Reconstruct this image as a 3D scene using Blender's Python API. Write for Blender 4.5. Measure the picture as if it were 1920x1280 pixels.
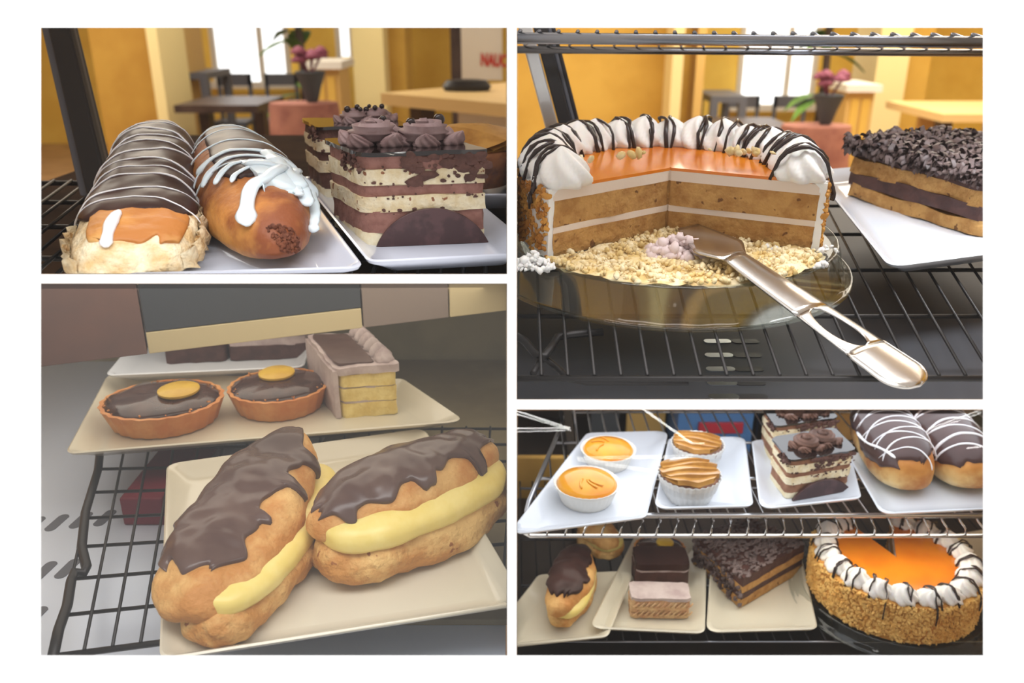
import bpy, bmesh, math, random
import numpy as np
from mathutils import Vector, Matrix, noise

for o in list(bpy.data.objects):
    bpy.data.objects.remove(o, do_unlink=True)
sc = bpy.context.scene
COL = sc.collection
random.seed(7)

# ------------------------------------------------------------------ camera
CZ, PITCH, F = 1.20, math.radians(21.0), 1600.0
CAM = Vector((0, 0, CZ))
FW = Vector((0, math.cos(PITCH), -math.sin(PITCH)))
UP = Vector((0, math.sin(PITCH), math.cos(PITCH)))
RT = Vector((1, 0, 0))
cd = bpy.data.cameras.new('camera')
cam = bpy.data.objects.new('camera', cd)
COL.objects.link(cam)
cam.location = CAM
cam.rotation_euler = (math.pi / 2 - PITCH, 0, 0)
cd.sensor_width = 36.0
cd.lens = 36.0 * F / 1920.0
cd.clip_start = 0.05
cd.dof.use_dof = True
cd.dof.focus_distance = 0.70
cd.dof.aperture_fstop = (cd.lens * 0.001) / 0.0043
sc.camera = cam

# ------------------------------------------------------------------ world, lights, exposure
wd = bpy.data.worlds.new('world')
sc.world = wd
wd.use_nodes = True
wd.node_tree.nodes['Background'].inputs[0].default_value = (1.0, 0.985, 0.97, 1)
wd.node_tree.nodes['Background'].inputs[1].default_value = 0.55
sc.view_settings.view_transform = 'Standard'
sc.view_settings.look = 'None'
sc.view_settings.exposure = 0.0
sc.view_settings.gamma = 1.0
sc.view_settings.use_curve_mapping = False


def area(name, loc, target, sx, sy, power, color=(1, 1, 1), spread=180):
    d = bpy.data.lights.new(name, 'AREA')
    d.shape = 'RECTANGLE'
    d.size = sx
    d.size_y = sy
    d.energy = power
    d.color = color
    d.spread = math.radians(spread)
    o = bpy.data.objects.new(name, d)
    COL.objects.link(o)
    o.location = loc
    o.rotation_euler = (Vector(target) - Vector(loc)).to_track_quat('-Z', 'Y').to_euler()
    return o


area('front_fill', (0, -.15, 2.45), (0, .52, 1.0), 2.6, .7, 40)  # unseen fill, added to bring the front wall up to white
area('room_fill', (-2.4, 5.0, 2.66), (-2.4, 5.0, 0), 2.5, 3.0, 135, (1, .93, .8))  # unseen fill added in the left room to brighten its yellow walls
area('room_fill', (2.4, 5.0, 2.66), (2.4, 5.0, 0), 2.5, 3.0, 190, (1, .93, .8))  # the same added fill for the right room
area('case_lamp_and_fill', (-.27, .66, 1.34), (-.29, .74, 1.03), .5, .10, .75, (.93, .96, 1))
area('case_lamp_and_fill', (.30, .74, 1.40), (.30, .80, 1.0), .6, .06, 1.2, (.93, .96, 1))
area('case_lamp_and_fill', (-.28, .781, .955), (-.28, .781 - .294, .955 - .956), .5, .30, .78, (1, .92, .78))
area('case_lamp_and_fill', (.29, .80, .812), (.29, .80 - .431, .812 - .902),   .52, .30, .95, (.86, .93, 1))
area('case_lamp_and_fill', (.27, 0.8137, 0.6689), (.27, 0.2671, -0.1685), .52, .06, .38, (1, .95, .84))  # unseen warm fill added to brighten the lower shelf
area('case_lamp_and_fill', (.30, 1.10, .668), (.30, 1.22, .5), .5, .05, .55, (1, .96, .9))  # unseen fill added so the boards at the back show
area('case_lamp_and_fill', (.44, .72, 1.32), (.43, .80, .98), .14, .10, .75, (.86, .93, 1), 110)  # unseen local fill added for the sunlit front of the long plate


# ------------------------------------------------------------------ helpers


def ray(px, py):
    return FW + RT * ((px - 960) / F) + UP * ((640 - py) / F)


def W(px, py, z):
    """where the sight line through a photograph pixel meets the level z"""
    r = ray(px, py)
    return CAM + r * ((z - CZ) / r.z)


def D(px, py, d):
    return CAM + ray(px, py) * d


def nz(p, f, seed=0.0):
    return noise.noise(Vector((p[0] * f + seed, p[1] * f + seed * 1.7, p[2] * f - seed)))


def fbm(p, f, seed=0.0, oct=3):
    a, v = 1.0, 0.0
    for k in range(oct):
        v += a * nz(p, f, seed + 3.1 * k)
        a *= 0.5
        f *= 2.0
    return v


LUMP_V = [Vector(p).normalized() for p in ((0, 0, 1), (0, 0, -1), (1, 0, 0), (-1, 0, 0), (0, 1, 0), (0, -1, 0))]
LUMP_F = []
_mid = {}


def _m(a, b):
    k = (min(a, b), max(a, b))
    if k not in _mid:
        LUMP_V.append((LUMP_V[a] + LUMP_V[b]).normalized())
        _mid[k] = len(LUMP_V) - 1
    return _mid[k]


for _a, _b, _c in ((0, 2, 4), (0, 4, 3), (0, 3, 5), (0, 5, 2), (1, 4, 2), (1, 3, 4), (1, 5, 3), (1, 2, 5)):
    _x, _y, _z = _m(_a, _b), _m(_b, _c), _m(_c, _a)
    LUMP_F += [(_a, _x, _z), (_x, _b, _y), (_z, _y, _c), (_x, _y, _z)]


class MB:
    """collects points and faces for ONE mesh"""

    def __init__(s):
        s.v, s.f = [], []

    def add(s, v, f):
        n = len(s.v)
        s.v.extend([tuple(p) for p in v])
        s.f.extend([tuple(i + n for i in q) for q in f])
        return s

    def loft(s, rings, closed=True, cap0=True, cap1=True):
        n = len(rings[0])
        v = [p for r in rings for p in r]
        f = []
        for i in range(len(rings) - 1):
            for j in range(n if closed else n - 1):
                k = (j + 1) % n
                f.append((i * n + j, i * n + k, (i + 1) * n + k, (i + 1) * n + j))
        if closed and cap0:
            f.append(tuple(reversed(range(n))))
        if closed and cap1:
            f.append(tuple((len(rings) - 1) * n + j for j in range(n)))
        return s.add(v, f)

    def grid(s, pts, thick=None):
        m, n = len(pts), len(pts[0])
        v = [p for r in pts for p in r]
        f = [(i * n + j, i * n + j + 1, (i + 1) * n + j + 1, (i + 1) * n + j) for i in range(m - 1) for j in range(n - 1)]
        return s.add(v, f)

    def box(s, lo, hi):
        (a, b, c), (d, e, g) = lo, hi
        v = [(a, b, c), (d, b, c), (d, e, c), (a, e, c), (a, b, g), (d, b, g), (d, e, g), (a, e, g)]
        return s.add(v, [(3, 2, 1, 0), (4, 5, 6, 7), (0, 1, 5, 4), (1, 2, 6, 5), (2, 3, 7, 6), (3, 0, 4, 7)])

    def tube(s, pts, r, n=8, taper=None, flat=1.0):
        pts = [Vector(p) for p in pts]
        rings = []
        up = Vector((0, 0, 1))
        for i, p in enumerate(pts):
            t = (pts[min(i + 1, len(pts) - 1)] - pts[max(i - 1, 0)])
            if t.length < 1e-9:
                t = Vector((1, 0, 0))
            t.normalize()
            u = up if abs(t.z) < 0.95 else Vector((0, 1, 0))
            a = t.cross(u).normalized()
            b = a.cross(t).normalized()
            q = r[i] if isinstance(r, (list, tuple)) else r
            rings.append([p + a * (q * math.cos(2 * math.pi * k / n)) + b * (q * flat * math.sin(2 * math.pi * k / n)) for k in range(n)])
        return s.loft(rings)

    def lathe(s, prof, n=48, flute=None, a0=0.0, a1=None):
        """prof: (r, z) pairs from bottom to top"""
        rings = []
        for r, z in prof:
            ring = []
            for k in range(n):
                a = 2 * math.pi * k / n
                q = r if flute is None else r * (1 + flute(a, z))
                ring.append((q * math.cos(a), q * math.sin(a), z))
            rings.append(ring)
        return s.loft(rings)

    def ball(s, c, r, n=8, sq=1.0):
        rings = []
        for i in range(1, n):
            t = math.pi * i / n
            rings.append([(c[0] + r * math.sin(t) * math.cos(2 * math.pi * k / (n + 2)), c[1] + r * math.sin(t) * math.sin(2 * math.pi * k / (n + 2)), c[2] - r * sq * math.cos(t)) for k in range(n + 2)])
        return s.loft(rings)

    def lump(s, c, r, rnd, sq=(1, 1, 1)):
        """a small irregular crumb"""
        a, b, g = [rnd.uniform(0, 6.28) for _ in range(3)]
        M = Matrix.Rotation(a, 3, 'X') @ Matrix.Rotation(b, 3, 'Y') @ Matrix.Rotation(g, 3, 'Z')
        if max(sq) > 1.3:
            M = Matrix.Identity(3)
        u = rnd.uniform(.55, 1.3)
        w = rnd.uniform(.6, 1.2)
        out = []
        for p in LUMP_V:
            k = r * rnd.uniform(.72, 1.18)
            out.append(Vector(c) + M @ Vector((p[0] * k * sq[0] * u, p[1] * k * sq[1] * w, p[2] * k * sq[2])))
        return s.add(out, LUMP_F)

    def build(s, name, mt, parent=None, smooth=True, loc=None, sub=0, bevel=0, angle=40):
        me = bpy.data.meshes.new(name)
        me.from_pydata([tuple(p) for p in s.v], [], s.f)
        me.update()
        if mt:
            me.materials.append(mt)
        o = bpy.data.objects.new(name, me)
        COL.objects.link(o)
        if bevel:
            b = o.modifiers.new('b', 'BEVEL')
            b.width = bevel
            b.segments = 2
            b.limit_method = 'ANGLE'
        if sub:
            m = o.modifiers.new('s', 'SUBSURF')
            m.levels = m.render_levels = sub
        if smooth:
            for p in me.polygons:
                p.use_smooth = True
            if angle and not sub:
                me.set_sharp_from_angle(angle=math.radians(angle))
        if parent:
            o.parent = parent
        if loc is not None:
            o.location = loc
        return o


def empty(name, loc, rz=0.0, label=None, cat=None, group=None):
    o = bpy.data.objects.new(name, None)
    COL.objects.link(o)
    o.location = loc
    o.rotation_euler = (0, 0, rz)
    o.empty_display_size = .02
    if label:
        o['label'] = label
    if cat:
        o['category'] = cat
    if group:
        o['group'] = group
    return o


def tag(o, label=None, cat=None, group=None, kind=None):
    for k, v in (('label', label), ('category', cat), ('group', group), ('kind', kind)):
        if v:
            o[k] = v
    return o


def copy_tree(o, parent=None):
    c = o.copy()
    COL.objects.link(c)
    if parent:
        c.parent = parent
    for ch in list(o.children):
        copy_tree(ch, c)
    return c


# ------------------------------------------------------------------ materials
def mat(name, c, rough=.5, c2=None, scale=60, detail=4, lo=.4, hi=.62, bump=0.0, bscale=None, bdist=.002, metal=0.0, spec=.5, coat=0.0, sss=0.0, zramp=None, emis=None, estr=0.0, trans=0.0, ior=1.45, crough=.08, speck=None):
    m = bpy.data.materials.new(name)
    m.use_nodes = True
    nt = m.node_tree
    b = nt.nodes['Principled BSDF']
    b.inputs['Roughness'].default_value = rough
    b.inputs['Metallic'].default_value = metal
    b.inputs['Specular IOR Level'].default_value = spec
    b.inputs['IOR'].default_value = ior
    b.inputs['Coat Weight'].default_value = coat
    b.inputs['Coat Roughness'].default_value = crough
    b.inputs['Transmission Weight'].default_value = trans
    if sss:
        b.inputs['Subsurface Weight'].default_value = sss
        b.inputs['Subsurface Radius'].default_value = (1.0, .6, .35)
        b.inputs['Subsurface Scale'].default_value = .004
    b.inputs['Base Color'].default_value = (*c, 1)
    tc = nt.nodes.new('ShaderNodeTexCoord')
    col = None
    if zramp:  # colour by the thing's own height: [(z, colour), ...]
        sp = nt.nodes.new('ShaderNodeSeparateXYZ')
        nt.links.new(tc.outputs['Object'], sp.inputs[0])
        ns = nt.nodes.new('ShaderNodeTexNoise')
        ns.inputs['Scale'].default_value = 45
        ns.inputs['Detail'].default_value = 4
        nt.links.new(tc.outputs['Object'], ns.inputs['Vector'])
        z0, z1 = zramp[0][0], zramp[-1][0]
        ma = nt.nodes.new('ShaderNodeMath')
        ma.operation = 'MULTIPLY_ADD'
        nt.links.new(ns.outputs['Fac'], ma.inputs[0])
        ma.inputs[1].default_value = (z1 - z0) * .5
        nt.links.new(sp.outputs['Z'], ma.inputs[2])
        mr = nt.nodes.new('ShaderNodeMapRange')
        mr.inputs['From Min'].default_value = z0 + (z1 - z0) * .25
        mr.inputs['From Max'].default_value = z1 + (z1 - z0) * .25
        nt.links.new(ma.outputs[0], mr.inputs['Value'])
        cr = nt.nodes.new('ShaderNodeValToRGB')
        els = cr.color_ramp.elements
        while len(els) < len(zramp):
            els.new(.5)
        for e, (z, q) in zip(els, zramp):
            e.position = (z - z0) / (z1 - z0)
            e.color = (*q, 1)
        nt.links.new(mr.outputs[0], cr.inputs[0])
        col = cr.outputs[0]
    if c2:
        n = nt.nodes.new('ShaderNodeTexNoise')
        n.inputs['Scale'].default_value = scale
        n.inputs['Detail'].default_value = detail
        n.inputs['Roughness'].default_value = .6
        nt.links.new(tc.outputs['Object'], n.inputs['Vector'])
        r = nt.nodes.new('ShaderNodeMapRange')
        r.inputs['From Min'].default_value = lo
        r.inputs['From Max'].default_value = hi
        nt.links.new(n.outputs['Fac'], r.inputs['Value'])
        mx = nt.nodes.new('ShaderNodeMix')
        mx.data_type = 'RGBA'
        nt.links.new(r.outputs[0], mx.inputs[0])
        if col:
            nt.links.new(col, mx.inputs[6])
        else:
            mx.inputs[6].default_value = (*c, 1)
        mx.inputs[7].default_value = (*c2, 1)
        col = mx.outputs[2]
    if speck:  # (colour, scale, threshold)
        vo = nt.nodes.new('ShaderNodeTexNoise')
        vo.inputs['Scale'].default_value = speck[1]
        vo.inputs['Detail'].default_value = 2
        nt.links.new(tc.outputs['Object'], vo.inputs['Vector'])
        r = nt.nodes.new('ShaderNodeMapRange')
        r.inputs['From Min'].default_value = speck[2]
        r.inputs['From Max'].default_value = speck[2] + .03
        nt.links.new(vo.outputs['Fac'], r.inputs['Value'])
        mx = nt.nodes.new('ShaderNodeMix')
        mx.data_type = 'RGBA'
        nt.links.new(r.outputs[0], mx.inputs[0])
        if col:
            nt.links.new(col, mx.inputs[6])
        else:
            mx.inputs[6].default_value = (*c, 1)
        mx.inputs[7].default_value = (*speck[0], 1)
        col = mx.outputs[2]
    if col:
        nt.links.new(col, b.inputs['Base Color'])
    if bump:
        n = nt.nodes.new('ShaderNodeTexNoise')
        n.inputs['Scale'].default_value = bscale or scale
        n.inputs['Detail'].default_value = 5
        nt.links.new(tc.outputs['Object'], n.inputs['Vector'])
        bp = nt.nodes.new('ShaderNodeBump')
        bp.inputs['Strength'].default_value = bump
        bp.inputs['Distance'].default_value = bdist
        nt.links.new(n.outputs['Fac'], bp.inputs['Height'])
        nt.links.new(bp.outputs[0], b.inputs['Normal'])
    if emis:
        b.inputs['Emission Color'].default_value = (*emis, 1)
        b.inputs['Emission Strength'].default_value = estr
    return m


def glass_mat(name, ior=1.45, tint=(1, 1, 1), rough=0.0, graze=.6):
    """thin clear sheet: what lies behind shows through, the rest is mirrored"""
    m = bpy.data.materials.new(name)
    m.use_nodes = True
    nt = m.node_tree
    nt.nodes.remove(nt.nodes['Principled BSDF'])
    out = nt.nodes['Material Output']
    t = nt.nodes.new('ShaderNodeBsdfTransparent')
    t.inputs[0].default_value = (*tint, 1)
    g = nt.nodes.new('ShaderNodeBsdfGlossy')
    g.inputs['Roughness'].default_value = rough
    lw = nt.nodes.new('ShaderNodeLayerWeight')
    lw.inputs['Blend'].default_value = .5
    pw = nt.nodes.new('ShaderNodeMath')
    pw.operation = 'POWER'
    pw.inputs[1].default_value = 4.0
    nt.links.new(lw.outputs['Facing'], pw.inputs[0])
    f0 = ((ior - 1) / (ior + 1)) ** 2
    fr = nt.nodes.new('ShaderNodeMath')
    fr.operation = 'MULTIPLY_ADD'
    fr.inputs[1].default_value = graze
    fr.inputs[2].default_value = f0
    nt.links.new(pw.outputs[0], fr.inputs[0])
    mx = nt.nodes.new('ShaderNodeMixShader')
    nt.links.new(fr.outputs[0], mx.inputs[0])
    nt.links.new(t.outputs[0], mx.inputs[1])
    nt.links.new(g.outputs[0], mx.inputs[2])
    nt.links.new(mx.outputs[0], out.inputs[0])
    return m


def S(r, g, b):
    """8-bit photograph colour to linear"""
    return tuple(((x / 255) / 12.92 if x < 10 else (((x / 255) + .055) / 1.055) ** 2.4) for x in (r, g, b))


M = {}
M['board'] = mat('white_board', (.93, .93, .93), .9, spec=.1)
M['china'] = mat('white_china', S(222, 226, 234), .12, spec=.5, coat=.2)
M['china_dim'] = mat('white_china_dimmed', S(198, 201, 214), .12, spec=.5, coat=.2)  # white china again, the dimmer light put into its colour
M['china_warm'] = mat('cream_china', S(216, 208, 188), .14, spec=.5, coat=.3)
M['choc'] = mat('chocolate_glaze', S(66, 44, 40), .36, S(52, 34, 31), 25, spec=.22, bump=.1, bscale=20, bdist=.001)
M['choc_matt'] = mat('set_chocolate', S(84, 66, 62), .38, S(70, 52, 48), 40, spec=.45, bump=.3, bscale=90, bdist=.001)
M['choc_black'] = mat('mirror_glaze', S(34, 22, 20), .06, spec=.7, coat=.6, bump=.1, bscale=40, bdist=.001)
M['choc_line'] = mat('chocolate_sauce', S(52, 38, 34), .25)
M['white_icing'] = mat('white_icing', S(238, 234, 236), .3, sss=.15)
M['blue_icing'] = mat('cool_white_icing', S(222, 234, 240), .25, sss=.15)
M['bread'] = mat('bun_crust', S(200, 140, 70), .5, S(180, 112, 48), 22, bump=.55, bscale=170, bdist=.0012,
                 zramp=[(0.0, S(238, 220, 176)), (.018, S(228, 190, 124)), (.034, S(206, 142, 68)), (.06, S(176, 106, 44))])
M['bread_pale'] = mat('torn_bread', S(236, 222, 190), .8, S(214, 180, 128), 45, bump=1.0, bscale=150, bdist=.004)
M['bread_dark'] = mat('bun_toasted', S(186, 118, 52), .5, S(132, 70, 36), 20, bump=.6, bscale=170, bdist=.0014,
                      zramp=[(0.0, S(226, 178, 110)), (.02, S(206, 146, 74)), (.06, S(176, 104, 46))])
M['sponge'] = mat('pale_sponge', S(240, 226, 194), .85, S(226, 204, 160), 90, bump=.8, bscale=260, bdist=.002, speck=(S(150, 100, 70), 150, .66))
M['mousse'] = mat('chocolate_mousse', S(158, 112, 100), .8, S(136, 92, 80), 70, bump=.7, bscale=200, bdist=.002)
M['mousse_dark'] = mat('dark_mousse', S(104, 70, 60), .75, S(80, 52, 44), 70, bump=.7, bscale=200, bdist=.002)
M['cream_layer'] = mat('vanilla_cream', S(240, 228, 196), .7, S(226, 206, 164), 60, bump=.5, bscale=160, bdist=.002)
M['rosette'] = mat('chocolate_buttercream', S(164, 136, 134), .6, S(146, 116, 114), 60, bump=.2, bscale=120, bdist=.001)
M['rosette_brown'] = mat('brown_buttercream', S(126, 90, 74), .55, S(100, 70, 58), 60, bump=.2, bscale=120, bdist=.001)
M['pearl'] = mat('chocolate_pearl', S(42, 26, 26), .2, spec=.6)
M['steel'] = mat('brushed_steel', (.55, .56, .58), .28, metal=1.0)
M['steel_dark'] = mat('dark_steel', (.10, .095, .09), .35, metal=.9)
M['wire'] = mat('chromed_wire', (.62, .63, .66), .18, metal=1.0)
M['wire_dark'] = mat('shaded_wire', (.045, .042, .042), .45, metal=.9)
M['black'] = mat('black_rubber', (.018, .016, .018), .45)


# ------------------------------------------------------------------ builders
def rquad(c, inset, r, n=6):
    """rounded outline of a quad c (4 xy points, counter-clockwise) moved in by inset"""
    pts = []
    c = [Vector((p[0], p[1])) for p in c]
    q = []
    for i in range(4):
        a, b, d = c[i - 1], c[i], c[(i + 1) % 4]
        e1 = (b - a).normalized()
        e2 = (d - b).normalized()
        n1, n2 = Vector((-e1.y, e1.x)), Vector((-e2.y, e2.x))
        k = inset / max(.2, 1 + n1.dot(n2))
        q.append(b + (n1 + n2) * k)
    for i in range(4):
        a, b, d = q[i - 1], q[i], q[(i + 1) % 4]
        e1, e2 = (a - b).normalized(), (d - b).normalized()
        ang = e1.angle(e2)
        t = r / math.tan(ang / 2)
        p0, p1 = b + e1 * t, b + e2 * t
        for k in range(n + 1):
            u = k / n
            pts.append(p0 * (1 - u) ** 2 + b * 2 * u * (1 - u) + p1 * u * u)
    return pts


def plate(corners, z, label, mt='china', rim=.010, lip=.016, r=.012, name='serving_plate', group=None, cat='plate'):
    """flat square platter: corners are world points of the rim's outer edge, floor of the dish at z"""
    ctr = sum((Vector((p[0], p[1])) for p in corners), Vector((0, 0))) / 4
    c = [Vector((p[0], p[1])) - ctr for p in corners]
    t = .004
    prof = [(lip + .010, 0, r * .5), (lip, 0.0006, r * .6), (lip * .35, rim * .8, r * .9), (.0015, rim, r), (0, rim - .001, r), (0.0012, rim - .0035, r), (lip * .7, rim * .55 - t, r * .8), (lip + .004, -t, r * .6), (lip + .014, -t, r * .45)]
    mb = MB()
    rings = []
    for ins, zz, rr in prof:
        rings.append([(p.x, p.y, zz) for p in rquad(c, ins, max(rr, .002))])
    mb.loft(rings, cap0=False, cap1=True)
    # the dish's floor
    n = len(rings[0])
    mb.f.append(tuple(reversed(range(n)))) if False else mb.f.append(tuple(range(n)))
    o = mb.build(name, M[mt], loc=(ctr.x, ctr.y, z), angle=50)
    bm = bmesh.new()
    bm.from_mesh(o.data)
    bmesh.ops.recalc_face_normals(bm, faces=bm.faces)
    bm.to_mesh(o.data)
    bm.free()
    return tag(o, label, cat, group)


class Loaf:
    """a bun along +Y, base on z = 0; surf(s, th): s 0..1 along it, th 0 = top, +-pi = underside"""

    def __init__(s, L, Wd, H, p=3.2, e=.85, amp=.002, fr=22, seed=0, flat=.35, taper=0.0, bend=0.0, hp=None, htap=0.0):
        s.htap = htap
        s.L, s.W, s.H, s.p, s.e, s.amp, s.fr, s.seed, s.flat, s.taper, s.bend = L, Wd, H, p, e, amp, fr, seed, flat, taper, bend
        s.hp = hp or p

    def raw(s, u, th):
        u = min(max(u, 0.0), 1.0)
        k = max(0.0, 1 - abs(2 * u - 1) ** s.p) ** (1 / s.p)
        kh = max(0.0, 1 - abs(2 * u - 1) ** s.hp) ** (1 / s.hp)
        w = s.W / 2 * k * (1 + s.taper * (u - .5))
        HH = s.H * (1 + s.htap * (u - .5))
        hc = HH * s.flat
        sn, cs = math.sin(th), math.cos(th)
        x = w * math.copysign(abs(sn) ** s.e, sn)
        z = hc + ((HH - hc) * kh * (1 + .5 * s.taper * (u - .5)) * cs if cs > 0 else -hc * kh * abs(cs) ** .55)
        return Vector((x + s.bend * (2 * u - 1) ** 2, (u - .5) * s.L, z))

    def surf(s, u, th, off=0.0):
        p = s.raw(u, th)
        d = .004
        a = s.raw(min(u + d, .999), th) - s.raw(max(u - d, .001), th)
        b = s.raw(u, th + d) - s.raw(u, th - d)
        n = b.cross(a)
        n = n.normalized() if n.length > 1e-12 else Vector((0, math.copysign(1, u - .5), 0))
        if n.dot(p - Vector((s.bend * (2 * u - 1) ** 2, (u - .5) * s.L * .6, s.H * s.flat * .8))) < 0:
            n = -n
        return p + n * (off + s.amp * fbm(p, s.fr, s.seed))

    def body(s, name, mt, parent, nu=48, nt=40, u0=.002, u1=.998):
        mb = MB()
        us = [.5 - .5 * math.cos(math.pi * (u0 + (u1 - u0) * i / nu)) for i in range(nu + 1)]
        mb.loft([[s.surf(u, -math.pi + 2 * math.pi * j / nt) for j in range(nt)] for u in us])
        for i, v in enumerate(mb.v):
            if v[2] < 0:
                mb.v[i] = (v[0], v[1], v[2] * .15)
        return mb.build(name, mt, parent, angle=0)

    def coat(s, name, mt, parent, u0, u1, left, right, t=.0022, nu=56, nv=34, wav=.06, wf=5, seed=1):
        """a poured coat over the top; left(u), right(u) are angles"""
        mb = MB()
        top = []
        for i in range(-1, nu + 2):
            a = min(max(i, 0), nu) / nu
            row = []
            for j in range(-1, nv + 2):
                skirt = i in (-1, nu + 1) or j in (-1, nv + 1)
                v = 2 * min(max(j, 0), nv) / nv - 1
                uu = u0 + (u1 - u0) * a
                uu += (min(wav, .12) * .5) * (nz((v * 1.3, 0, 0), 2.2, seed + 9) if a > .5 else nz((v * 1.3, 5, 0), 2.2, seed + 5)) * abs(2 * a - 1) ** 2
                th = (left(uu) if v < 0 else right(uu)) * abs(v) * (1 if v >= 0 else 1)
                th *= 1 + wav * 2 * nz((uu * wf, v * .6, 1), 1.6, seed)
                th *= 1 - .35 * max(0, abs(2 * a - 1) - .8) / .2 * abs(v)
                ed = max(abs(v), abs(2 * a - 1)) ** 14
                row.append(s.surf(uu, th, -.005 if skirt else .0007 + t * math.sqrt(max(0.0, 1 - ed))))
            top.append(row)
        mb.grid(top)
        return mb.build(name, mt, parent, angle=0)

    def line(s, mb, path, r=.0011, off=.003, n=6, m=22, flat=.7):
        """path: (u, th) knots, drawn as a smooth bead on the surface"""
        P = []
        k = len(path) - 1
        for i in range(m + 1):
            t = i / m * k
            a = min(int(t), k - 1)
            f = t - a
            p0, p1, p2, p3 = path[max(a - 1, 0)], path[a], path[a + 1], path[min(a + 2, k)]
            q = []
            for c in (0, 1):
                q.append(.5 * ((2 * p1[c]) + (-p0[c] + p2[c]) * f + (2 * p0[c] - 5 * p1[c] + 4 * p2[c] - p3[c]) * f * f + (-p0[c] + 3 * p1[c] - 3 * p2[c] + p3[c]) * f ** 3))
            P.append(s.surf(q[0], q[1], off))
        rr = [r * (1 + .35 * nz((i * .3, r * 1e3, path[0][0] * 9), 1.0)) * min(1, .35 + min(i, m - i) * .35) for i in range(m + 1)]
        mb.tube(P, rr, n, flat=flat)


def block(name, mt, parent, x0, x1, y0, y1, z0, z1, rough=.0015, fr=70, seed=0, n=10, nz_=3, sx=0.0, corner=.003, bulge=0.0, skew=0.0):
    """a rough-sided slab (cake layer) with slightly rounded corners"""
    mb = MB()
    ring0 = []
    per = []
    c = [(x0 - skew * y0, y0), (x1 - skew * y0, y0), (x1 - skew * y1, y1), (x0 - skew * y1, y1)]
    for i in range(4):
        a, b = Vector(c[i]), Vector(c[(i + 1) % 4])
        for k in range(n):
            per.append((a.lerp(b, k / n), (b - a).normalized(), k == 0))
    rings = []
    for h in range(nz_ + 1):
        z = z0 + (z1 - z0) * h / nz_
        r = []
        for p, e, iscorner in per:
            nrm = Vector((e.y, -e.x))
            ctr = Vector(((x0 + x1) / 2, (y0 + y1) / 2))
            q = p + nrm * (rough * fbm((p.x, p.y, z), fr, seed) + bulge * (1 - (2 * h / nz_ - 1) ** 2))
            if iscorner:
                q = q + (ctr - q).normalized() * corner
            zz = z + (rough * .9 * nz((p.x, p.y, z), fr * .5, seed + 4) if h in (0, nz_) else 0)
            r.append((q.x, q.y, zz))
        rings.append(r)
    mb.loft(rings)
    return mb.build(name, mt, parent, angle=50)


def swirl(mb, c, R, h, turns=1.6, lobes=7, seed=0, r0=.0075, rz=0, dirv=None):
    """piped cream: a star-shaped bead wound into a peak"""
    m = int(22 * turns)
    n = lobes * 2
    rings = []
    for i in range(m + 1):
        t = i / m
        a = turns * 2 * math.pi * t + rz
        rad = R * (1 - t) ** .8
        p = Vector((c[0] + rad * math.cos(a), c[1] + rad * math.sin(a), c[2] + h * t ** 1.1))
        tan = Vector((-math.sin(a), math.cos(a), .25)).normalized()
        out = Vector((math.cos(a), math.sin(a), 0))
        upv = tan.cross(out).normalized()
        q = r0 * (1 - .55 * t) * min(1, .5 + 6 * t) * (1 if t < .97 else .5)
        ring = []
        for k in range(n):
            b = 2 * math.pi * k / n + t * 2
            rr = q * (1.0 if k % 2 == 0 else .5)
            ring.append(p + out * (rr * math.cos(b)) + upv * (rr * math.sin(b)))
        rings.append(ring)
    mb.loft(rings)


def dollop(mb, c, R, h, lobes=8, rz=0.0, lean=(0, 0), n=32, m=7):
    """a piped star of cream"""
    rings = []
    for i in range(m + 1):
        t = i / m
        prof = (1 - t ** 1.7) ** .75 if t < 1 else 0.02
        prof = max(prof, .03) * (.86 + .14 * math.sin(min(t * 5, 1.57)))
        ring = []
        for k in range(n):
            a = 2 * math.pi * k / n
            rr = R * prof * (1 + .13 * math.cos(lobes * (a + rz + t * 1.1)))
            ring.append((c[0] + rr * math.cos(a) + lean[0] * t * t, c[1] + rr * math.sin(a) + lean[1] * t * t, c[2] + h * t))
        rings.append(ring)
    mb.loft(rings)


def wires(parent, name, mt, segs, r, n=6):
    for pts in segs:
        MB().tube(pts, r, n).build(name, mt, parent, angle=0)

# ------------------------------------------------------------------ structure: the white front with its four openings
DB = .545
XL0, XL1, XR0, XR1 = 77, 951, 968.5, 1843
YT, YB = 52, 1228
YL0, YL1 = 514, 531
YR0, YR1 = 749, 767


def front():
    big = [-13000, -4600, 14900, 3790]
    rects = [(big[0], big[1], big[2], YT), (big[0], YB, big[2], big[3]), (big[0], YT, XL0, YB), (XR1, YT, big[2], YB), (XL1, YT, XR0, YB), (XL0, YL0, XL1, YL1), (XR0, YR0, XR1, YR1)]
    mb = MB()
    for x0, y0, x1, y1 in rects:
        q = [(x0, y1), (x1, y1), (x1, y0), (x0, y0)]
        v = [D(a, b, DB) for a, b in q] + [D(a, b, DB + .005) for a, b in q]
        mb.add(v, [(0, 1, 2, 3), (7, 6, 5, 4), (0, 4, 5, 1), (1, 5, 6, 2), (2, 6, 7, 3), (3, 7, 4, 0)])
    o = mb.build('wall_front', M['board'], smooth=False)
    tag(o, 'white sloping front wall with four rectangular openings', kind='structure')


front()


def depth(p):
    return (Vector(p) - CAM).dot(FW)


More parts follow.
